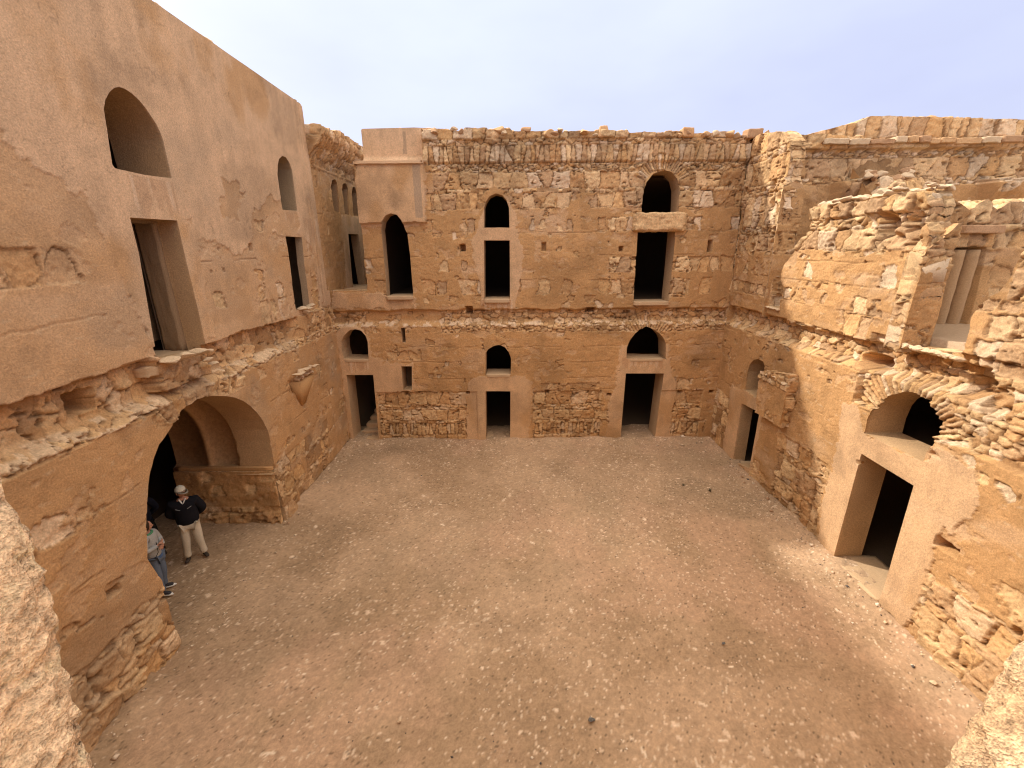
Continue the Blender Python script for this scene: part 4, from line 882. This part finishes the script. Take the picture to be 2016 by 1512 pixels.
# ------------------------------------------------------------------ near wall: the opening the camera stands in
nw = thing('near_wall', 'pitted pale stone window opening framing the lower corners of the view', 'wall')
M_PIT = mat_earth('pitted_limestone', None, .42, 1.0, 60, 210)
def jamb(label, pts, sgn, seed):
    # edge of the opening in 3-D, weathered; inner face runs back towards the camera, outer face along the wall
    zs = np.arange(4.4, 8.6, .008); e = np.array(pts); ex = np.interp(zs, e[:, 2], e[:, 0]); ey = np.interp(zs, e[:, 2], e[:, 1])
    ws = np.concatenate([np.arange(-.9, 0, .008), np.arange(0, .4, .02)[1:]])
    Zg, Wg = np.meshgrid(zs, ws, indexing='ij'); EX = np.repeat(ex[:, None], len(ws), 1); EY = np.repeat(ey[:, None], len(ws), 1)
    inner = Wg < 0
    X = np.where(inner, EX+sgn*.22*np.abs(Wg), EX+sgn*Wg*2.2); Y = np.where(inner, EY+Wg, EY+.25*np.minimum(Wg, .05))
    n = fbm(Zg*7, Wg*7, seed, 4)*.007+fbm(Zg*60, Wg*60, seed+1, 3)*.014
    pit = sst(.22, .5, fbm(Zg*30, Wg*30, seed+2, 3))*.016+sst(.42, .6, fbm(Zg*5+3, Wg*5, seed+4, 3))*.03
    h = n-pit; rd = sst(.06, .0, np.abs(Wg))*.02
    X = X-sgn*(h-rd+.045)*1.0; Y = Y+(n*.5)*(~inner)-rd*.5
    V = np.stack([X.ravel(), Y.ravel(), Zg.ravel()], 1)
    c = lerp(C3(.84, .58, .35), C3(.66, .42, .23), sst(-.2, .45, fbm(Zg*3, Wg*3, seed+1, 4)).ravel()[:, None]); c = c*(1+.34*fbm(Zg*42, Wg*42, seed+3, 3)).ravel()[:, None]; c = lerp(c, C3(.30, .17, .10), (sst(.012, .04, pit)*.6).ravel()[:, None])
    nw_ = len(ws); i_, j_ = np.meshgrid(np.arange(len(zs)-1), np.arange(nw_-1), indexing='ij'); i_ = i_.ravel(); j_ = j_.ravel()
    o = new_mesh_obj('window_jamb', V, np.stack([i_*nw_+j_, (i_+1)*nw_+j_, (i_+1)*nw_+j_+1, i_*nw_+j_+1], 1), M_PIT, nw, np.clip(c, .05, .9), smooth=True); o['label'] = label
def edge3(pxs, t):
    return [tuple(np.array((0, 0, EYE))+ray(*p)*t) for p in pxs]
eL = edge3([(290, 1900), (240, 1700), (180, 1512), (150, 1420), (125, 1340), (105, 1260), (100, 1190), (78, 1115), (40, 1010), (5, 955), (-60, 860), (-150, 600), (-260, 200)], .82)
eR = edge3([(1780, 1900), (1815, 1700), (1868, 1512), (1890, 1460), (1925, 1385), (1975, 1320), (2000, 1265), (2018, 1238), (2120, 1000), (2240, 600), (2350, 200)], .85)
def mono(e): return sorted(e, key=lambda p: p[2])
jamb('left jamb of pale pitted stone', mono(eL), -1, 1)
jamb('right jamb of pale pitted stone', mono(eR), 1, 3)
rough_box('wall_body', XL, -1.35, -.3, .75, -.1, 8.0, M_PLASTER, nw, .5, .02, 1)
rough_box('wall_body', 1.42, XR, -.3, .75, -.1, 7.6, M_PLASTER, nw, .5, .02, 1)
rough_box('wall_body', -1.34, 1.41, -.3, .62, -.1, 4.7, M_PLASTER, nw, .5, .02, 1)

# ------------------------------------------------------------------ people
def mat_cloth(name, c, rough=.85, n=60):
    return mat_earth(name, c, .14, .35, n, 220, rough)
def skin_mesh(name, verts, edges, radii, mat, parent, root=0, sub=2):
    me = bpy.data.meshes.new(name); me.from_pydata(verts, edges, []); me.materials.append(mat)
    o = bpy.data.objects.new(name, me); COL.objects.link(o); o.parent = parent
    md = o.modifiers.new('skin', 'SKIN'); md.use_smooth_shade = True
    if not me.skin_vertices: me.skin_vertices.new()
    sv = me.skin_vertices[0].data
    for i, r in enumerate(radii):
        sv[i].radius = (r, r) if not isinstance(r, tuple) else r; sv[i].use_root = (i == root)
    sb = o.modifiers.new('sub', 'SUBSURF'); sb.levels = sub; sb.render_levels = sub
    return o
def chain(name, pts, radii, mat, parent, sub=2):
    return skin_mesh(name, pts, [(i, i+1) for i in range(len(pts)-1)], radii, mat, parent, 0, sub)
def ellip(name, c, r, mat, parent, cut=None, rot=None, nu=20, nv=14):
    V = []; Fc = []
    R = Matrix.Rotation(rot[0], 3, rot[1]) if rot else Matrix.Identity(3)
    for i in range(nv+1):
        ph = math.pi*i/nv
        if cut is not None: ph = cut*i/nv
        for j in range(nu):
            t = 2*math.pi*j/nu; p = R @ Vector((r[0]*math.sin(ph)*math.cos(t), r[1]*math.sin(ph)*math.sin(t), r[2]*math.cos(ph)))
            V.append((c[0]+p.x, c[1]+p.y, c[2]+p.z))
    for i in range(nv):
        for j in range(nu): Fc.append((i*nu+j, (i+1)*nu+j, (i+1)*nu+(j+1) % nu, i*nu+(j+1) % nu))
    return new_mesh_obj(name, V, Fc, mat, parent, smooth=True)
M_SKIN = mat_cloth('skin', (.52, .27, .18), .55); M_HAIR = mat_cloth('grey_hair', (.16, .13, .11)); M_DHAIR = mat_cloth('brown_hair', (.05, .032, .02))

def head_mesh(parent, c, mat, yaw=0, pitch=0, s=1.0):
    """head with brow, nose, lips, chin and ears, facing +y before yaw"""
    nu, nv = 36, 30; V = []; Fc = []
    Rm = Matrix.Rotation(yaw, 3, 'Z') @ Matrix.Rotation(pitch, 3, 'X')
    for i in range(nv+1):
        ph = math.pi*i/nv
        for j in range(nu):
            t = 2*math.pi*j/nu; x = math.sin(ph)*math.cos(t); y = math.sin(ph)*math.sin(t); z = math.cos(ph)
            px_ = .077*x; py_ = .098*y; pz_ = .122*z
            if z < 0: px_ *= 1-.28*z*z; py_ *= 1-.12*z*z
            if y > 0:
                py_ -= .010*math.exp(-((z-.05)/.10)**2)*math.exp(-((abs(x)-.38)/.2)**2)          # eye sockets
                py_ += .026*math.exp(-(x/.13)**2)*math.exp(-((z+.14)/.16)**2)                   # nose
                py_ += .008*math.exp(-(x/.28)**2)*math.exp(-((z+.42)/.06)**2)-.006*math.exp(-(x/.3)**2)*math.exp(-((z+.50)/.03)**2)+.008*math.exp(-(x/.26)**2)*math.exp(-((z+.57)/.06)**2)
                py_ += .010*math.exp(-(x/.35)**2)*math.exp(-((z+.82)/.14)**2)                   # chin
                py_ += .006*math.exp(-((z-.22)/.08)**2)*math.exp(-(x/.6)**2)                    # brow
            if abs(x) > .8: px_ += math.copysign(.012, x)*math.exp(-((y+.05)/.16)**2)*math.exp(-((z+.05)/.22)**2)
            p = Rm @ Vector((px_*s, py_*s, pz_*s)); V.append((c[0]+p.x, c[1]+p.y, c[2]+p.z))
    for i in range(nv):
        for j in range(nu): Fc.append((i*nu+j, (i+1)*nu+j, (i+1)*nu+(j+1) % nu, i*nu+(j+1) % nu))
    h = new_mesh_obj('head', V, Fc, mat, parent, smooth=True)
    me_ = mat_cloth('eye', (.03, .02, .02), .3)
    for sx_ in (-1, 1):
        p = Rm @ Vector((sx_*.030*s, .083*s, .008*s)); ellip('eye', (c[0]+p.x, c[1]+p.y, c[2]+p.z), (.011, .009, .007), me_, h, nu=8, nv=6)
    for sx_ in (-1, 1):
        p = Rm @ Vector((sx_*.082*s, -.005*s, -.005*s)); ellip('ear', (c[0]+p.x, c[1]+p.y, c[2]+p.z), (.010, .019, .031), mat, h, nu=10, nv=8)
    return h, Rm
def hand(parent, wrist, direction, palm_n, mat, curl=.6, side=1):
    """palm, four unequal bent fingers and a thumb from the side of the palm"""
    d = Vector(direction).normalized(); n = Vector(palm_n); n = (n-d*n.dot(d)).normalized(); s = d.cross(n)*side; w = Vector(wrist)
    V = [w, w+d*.045, w+d*.085]; E = [(0, 1), (1, 2)]; R = [(.026, .017), (.036, .014), (.038, .013)]
    for k, (off, ln) in enumerate(((.030, .066), (.010, .076), (-.010, .070), (-.029, .054))):
        b = len(V); p = w+d*.085+s*off; V.append(p); E.append((2, b)); R.append((.0095, .0095)); dr = d.copy()
        for q in range(3):
            dr = (dr+n*curl*.55).normalized(); p = p+dr*ln*(.42, .33, .25)[q]; V.append(p); E.append((b+q, b+q+1)); R.append(((.0088, .0082, .0072)[q],)*2)
    b = len(V); p = w+d*.025+s*.032; V.append(p); E.append((1, b)); R.append((.012, .012)); dr = (d*.6+s*.8).normalized()
    for q in range(2):
        p = p+dr*.032; V.append(p); E.append((b+q, b+q+1)); R.append((.0105-.002*q,)*2); dr = (dr+n*.3+d*.4).normalized()
    return skin_mesh('hand', [tuple(v) for v in V], E, R, mat, parent, 0, 1)

def person(label, loc, rz, H, cols, pose):
    """standing figure facing +y locally; cols: top, legs, shoes; pose: dict of joint positions"""
    k = H/1.78; t = thing('person', label, 'person', None, loc, rz)
    top, leg, shoe = cols
    J = {a: Vector(b)*k for a, b in pose.items() if len(b) == 3}
    # body: one continuous surface, pelvis first
    names = ['pelvis', 'waist', 'chest', 'neckb', 'neck', 'shL', 'elL', 'wrL', 'shR', 'elR', 'wrR', 'hipL', 'knL', 'anL', 'hipR', 'knR', 'anR']
    rad = dict(pelvis=(.14, .10), waist=(.125, .09), chest=(.145, .10), neckb=(.07, .06), neck=(.055, .055), shL=.055, elL=.042, wrL=.028, shR=.055, elR=.042, wrR=.028, hipL=.085, knL=.055, anL=.038, hipR=.085, knR=.055, anR=.038)
    E = [(0, 1), (1, 2), (2, 3), (3, 4), (3, 5), (5, 6), (6, 7), (3, 8), (8, 9), (9, 10), (0, 11), (11, 12), (12, 13), (0, 14), (14, 15), (15, 16)]
    body = skin_mesh('body', [tuple(J[a]) for a in names], E, [tuple(np.array(rad[a])*k) if isinstance(rad[a], tuple) else rad[a]*k for a in names], M_SKIN, t)
    # jacket or jumper
    tn = ['hem', 'waist', 'chest', 'neckb', 'shL', 'elL', 'cuL', 'shR', 'elR', 'cuR']
    J['hem'] = J['pelvis']+Vector((0, .01, -.07))*k; J['cuL'] = J['elL'].lerp(J['wrL'], .93); J['cuR'] = J['elR'].lerp(J['wrR'], .93)
    b_ = pose.get('bulk', (1, 0, 0))[0]
    tr = [(.185*b_, .145*b_), (.175*b_, .14*b_), (.185*b_, .135*b_), (.11, .095), .088*b_, .070*b_, .050, .088*b_, .070*b_, .050]
    top_o = skin_mesh('jacket' if b_ > 1 else 'jumper', [tuple(J[a]) for a in tn], [(0, 1), (1, 2), (2, 3), (3, 4), (4, 5), (5, 6), (3, 7), (7, 8), (8, 9)], [tuple(np.array(r)*k) if isinstance(r, tuple) else r*k for r in tr], top, t)
    # trousers with folds at the shin
    J['pelvis'] = J['pelvis']+Vector((0, 0, -.02))
    ln_ = ['pelvis', 'hipL', 'knL', 'cfL', 'hmL', 'hipR', 'knR', 'cfR', 'hmR']
    for s in 'LR': J['cf'+s] = J['kn'+s].lerp(J['an'+s], .55)+Vector((.006, -.008, 0)); J['hm'+s] = J['kn'+s].lerp(J['an'+s], 1.02)
    skin_mesh('trousers', [tuple(J[a]) for a in ln_], [(0, 1), (1, 2), (2, 3), (3, 4), (0, 5), (5, 6), (6, 7), (7, 8)], [tuple(np.array(r)*k) if isinstance(r, tuple) else r*k for r in [(.145, .110), .112, .086, .074, .078, .112, .086, .074, .078]], leg, t)
    for s in 'LR':
        a = J['an'+s]; fd = Vector(pose.get('foot'+s, (0, 1, 0))).normalized(); b0 = Vector((a.x, a.y, .045))-fd*.05
        so_ = skin_mesh('shoe', [tuple(b0), tuple(b0+fd*.10), tuple(b0+fd*.20-Vector((0, 0, .008)))], [(0, 1), (1, 2)], [(.040, .042), (.044, .040), (.040, .026)], shoe[0], t)
        if len(shoe) > 1:
            V = [tuple(b0+fd*q+Vector((-fd.y, fd.x, 0))*w_+Vector((0, 0, zz-.045))) for zz in (.002, .028) for q, w_ in ((-.05, -.035), (.08, -.048), (.19, -.04), (.245, 0), (.19, .04), (.08, .048), (-.05, .035))]
            n_ = 7; Fc = [tuple(range(n_))[::-1], tuple(range(n_, 2*n_))]+[(i, (i+1) % n_, n_+(i+1) % n_, n_+i) for i in range(n_)]
            new_mesh_obj('sole', V, Fc, shoe[1], so_)
    hd, Rm = head_mesh(t, J['neck']+Vector((0, .015, .125))*k, M_SKIN, pose.get('hyaw', (0,))[0], pose.get('hpitch', (0,))[0], k)
    for s, sd in (('L', 1), ('R', -1)):
        hand(t, J['wr'+s], (J['wr'+s]-J['el'+s]).lerp(Vector(pose.get('hd'+s, (0, 0, -1))), .5), pose.get('pn'+s, (0, 1, 0)), M_SKIN, .6, sd)
    return t, J, hd, Rm, k

stand = dict(pelvis=(0, 0, .93), waist=(0, 0, 1.08), chest=(0, -.01, 1.30), neckb=(0, -.01, 1.47), neck=(0, 0, 1.55),
             shL=(-.19, -.01, 1.42), elL=(-.31, -.06, 1.16), wrL=(-.14, -.17, .98), shR=(.19, -.01, 1.42), elR=(.31, -.06, 1.16), wrR=(.14, -.17, .98),
             hipL=(-.10, 0, .88), knL=(-.14, .02, .48), anL=(-.20, -.02, .085), hipR=(.10, 0, .88), knR=(.15, .02, .48), anR=(.22, .0, .085),
             hdL=(1, 0, -.3), hdR=(-1, 0, -.3), pnL=(0, -1, 0), pnR=(0, -1, 0))
M_BLACK = mat_cloth('black_jacket_cloth', (.010, .010, .014)); M_CREAM = mat_cloth('cream_trousers_cloth', (.62, .55, .43)); M_GREYJ = mat_cloth('grey_jumper_cloth', (.42, .42, .40)); M_JEAN = mat_cloth('blue_grey_jeans', (.13, .16, .21))
M_BSHOE = mat_cloth('brown_shoe', (.06, .045, .035), .6); M_WHITE = mat_cloth('white_rubber', (.75, .72, .66), .6)
def look(loc): return math.atan2(-loc[0], -loc[1])
# man in the black jacket
p1 = (-7.06, 8.02, .02)
pose = dict(stand, bulk=(1.3,), knL=(-.11, .02, .48), anL=(-.14, -.02, .085), knR=(.12, .02, .48), anR=(.16, .0, .085), hyaw=(.75,), hpitch=(-.25,), footL=(-.45, 1, 0), footR=(.25, 1, 0))
t1, J1, h1, R1, k1 = person('person in black jacket, cream trousers and pale cap standing in the arch', p1, math.pi+.55, 1.77, (M_BLACK, M_CREAM, (M_BSHOE,)), pose)
hc = J1['neck']+Vector((0, .015, .125))*k1
def local(v): return hc+R1 @ Vector(v)
cp = mat_cloth('cap_cloth', (.66, .62, .50)); cb = mat_cloth('cap_band', (.28, .25, .20))
cap = ellip('cap', hc+Vector((0, 0, .042)), (.098, .116, .100), cp, t1, cut=math.pi*.52)
V = []; Fc = []
for i in range(13):
    a_ = math.radians(20+140*i/12); V.append(tuple(local((.09*math.cos(a_), .108*math.sin(a_), .048)))); V.append(tuple(local((.105*math.cos(a_), .108*math.sin(a_)+.065*math.sin(a_), .036)))); V.append(tuple(local((.10*math.cos(a_), .108*math.sin(a_)+.060*math.sin(a_), .028))))
for i in range(12):
    for q in range(2): Fc.append((i*3+q, i*3+q+1, (i+1)*3+q+1, (i+1)*3+q))
    Fc.append((i*3+2, i*3, (i+1)*3, (i+1)*3+2))
new_mesh_obj('peak', V, Fc, cb, cap)
V = []; Fc = []
for i in range(24):
    a_ = 2*math.pi*i/24; V.append((hc.x+.0995*math.cos(a_), hc.y+.118*math.sin(a_), hc.z+.030)); V.append((hc.x+.0995*math.cos(a_), hc.y+.118*math.sin(a_), hc.z+.052))
for i in range(24): j = (i+1) % 24; Fc.append((i*2, j*2, j*2+1, i*2+1))
new_mesh_obj('cap_band', V, Fc, cb, cap)
ellip('hair', hc+(R1 @ Vector((0, -.022, -.005))), (.083, .090, .105), M_HAIR, t1)
chain('collar', [tuple(J1['neckb']+Vector((x_*.06, .06+.05*(1-abs(x_)), .055-.10*(1-abs(x_))))) for x_ in (-1, -.5, 0, .5, 1)], [(.018, .010)]*5, M_WHITE, t1)
for sx_ in (-1, 1):
    chain('pocket_trim', [tuple(J1['chest']+Vector((sx_*.06, .172, .02))*k1), tuple(J1['chest']+Vector((sx_*.14, .150, .055))*k1)], [.005, .005], mat_cloth('trim', (.4, .4, .4)), t1, 1)
# person in the grey jumper, arms folded, seen from the side
p2 = (-7.05, 7.04, .02)
pose = dict(stand, bulk=(1.0,), elL=(-.25, .03, 1.18), wrL=(-.02, .21, 1.17), elR=(.25, .03, 1.18), wrR=(.04, .17, 1.22), hdL=(1, .2, .2), hdR=(-1, .1, .1), pnL=(0, -1, 0), pnR=(0, -1, 0),
            anL=(-.12, -.04, .085), knL=(-.11, .02, .48), anR=(.13, .05, .085), knR=(.11, .03, .48), hyaw=(.5,), hpitch=(-.05,), footL=(-.2, 1, 0), footR=(.2, 1, 0))
t2, J2, h2, R2, k2 = person('person in grey jumper and blue jeans with folded arms, half hidden by the arch pier', p2, -1.35, 1.60, (M_GREYJ, M_JEAN, (mat_cloth('dark_canvas_shoe', (.05, .045, .05)), M_WHITE)), pose)
hc2 = J2['neck']+Vector((0, .015, .125))*k2
ellip('hair', hc2+(R2 @ Vector((0, -.030, .018)))*k2, (.088, .098, .118), M_DHAIR, t2)
chain('scarf', [tuple(J2['neckb']+Vector((.09*math.cos(a_), .08*math.sin(a_), .03))) for a_ in np.linspace(0, 5.6, 9)], [(.024, .02)]*9, mat_cloth('green_scarf', (.10, .30, .16)), t2)
chain('belt_bag', [tuple(J2['pelvis']+Vector((.17*math.cos(a_), .14*math.sin(a_), .0))*k2) for a_ in np.linspace(0, 6.1, 12)], [(.012, .03)]*12, mat_cloth('blue_shirt_tail', (.08, .13, .25)), t2)
chain('strap', [tuple(J2['chest']+Vector((.05, .14, .0))), tuple(J2['waist']+Vector((.10, .15, 0))), tuple(J2['pelvis']+Vector((.16, .1, .05)))], [.006]*3, M_BLACK, t2, 1)
# third person deep in the shade
p3 = (-8.05, 8.02, .02)
pose = dict(stand, bulk=(1.05,), elR=(.28, .05, 1.16), wrR=(.12, .24, 1.20), hdR=(-.3, 1, .3), pnR=(0, 0, 1))
t3, J3, h3, R3, k3 = person('person in dark clothes standing in the shade behind the arch pier', p3, -2.2, 1.72, (mat_cloth('navy_cloth', (.012, .014, .025)), mat_cloth('dark_trousers', (.02, .02, .02)), (M_BSHOE,)), pose)
hc3 = J3['neck']+Vector((0, .015, .125))*k3
ellip('hair', hc3+Vector((0, -.03, .02)), (.088, .098, .115), M_DHAIR, t3)
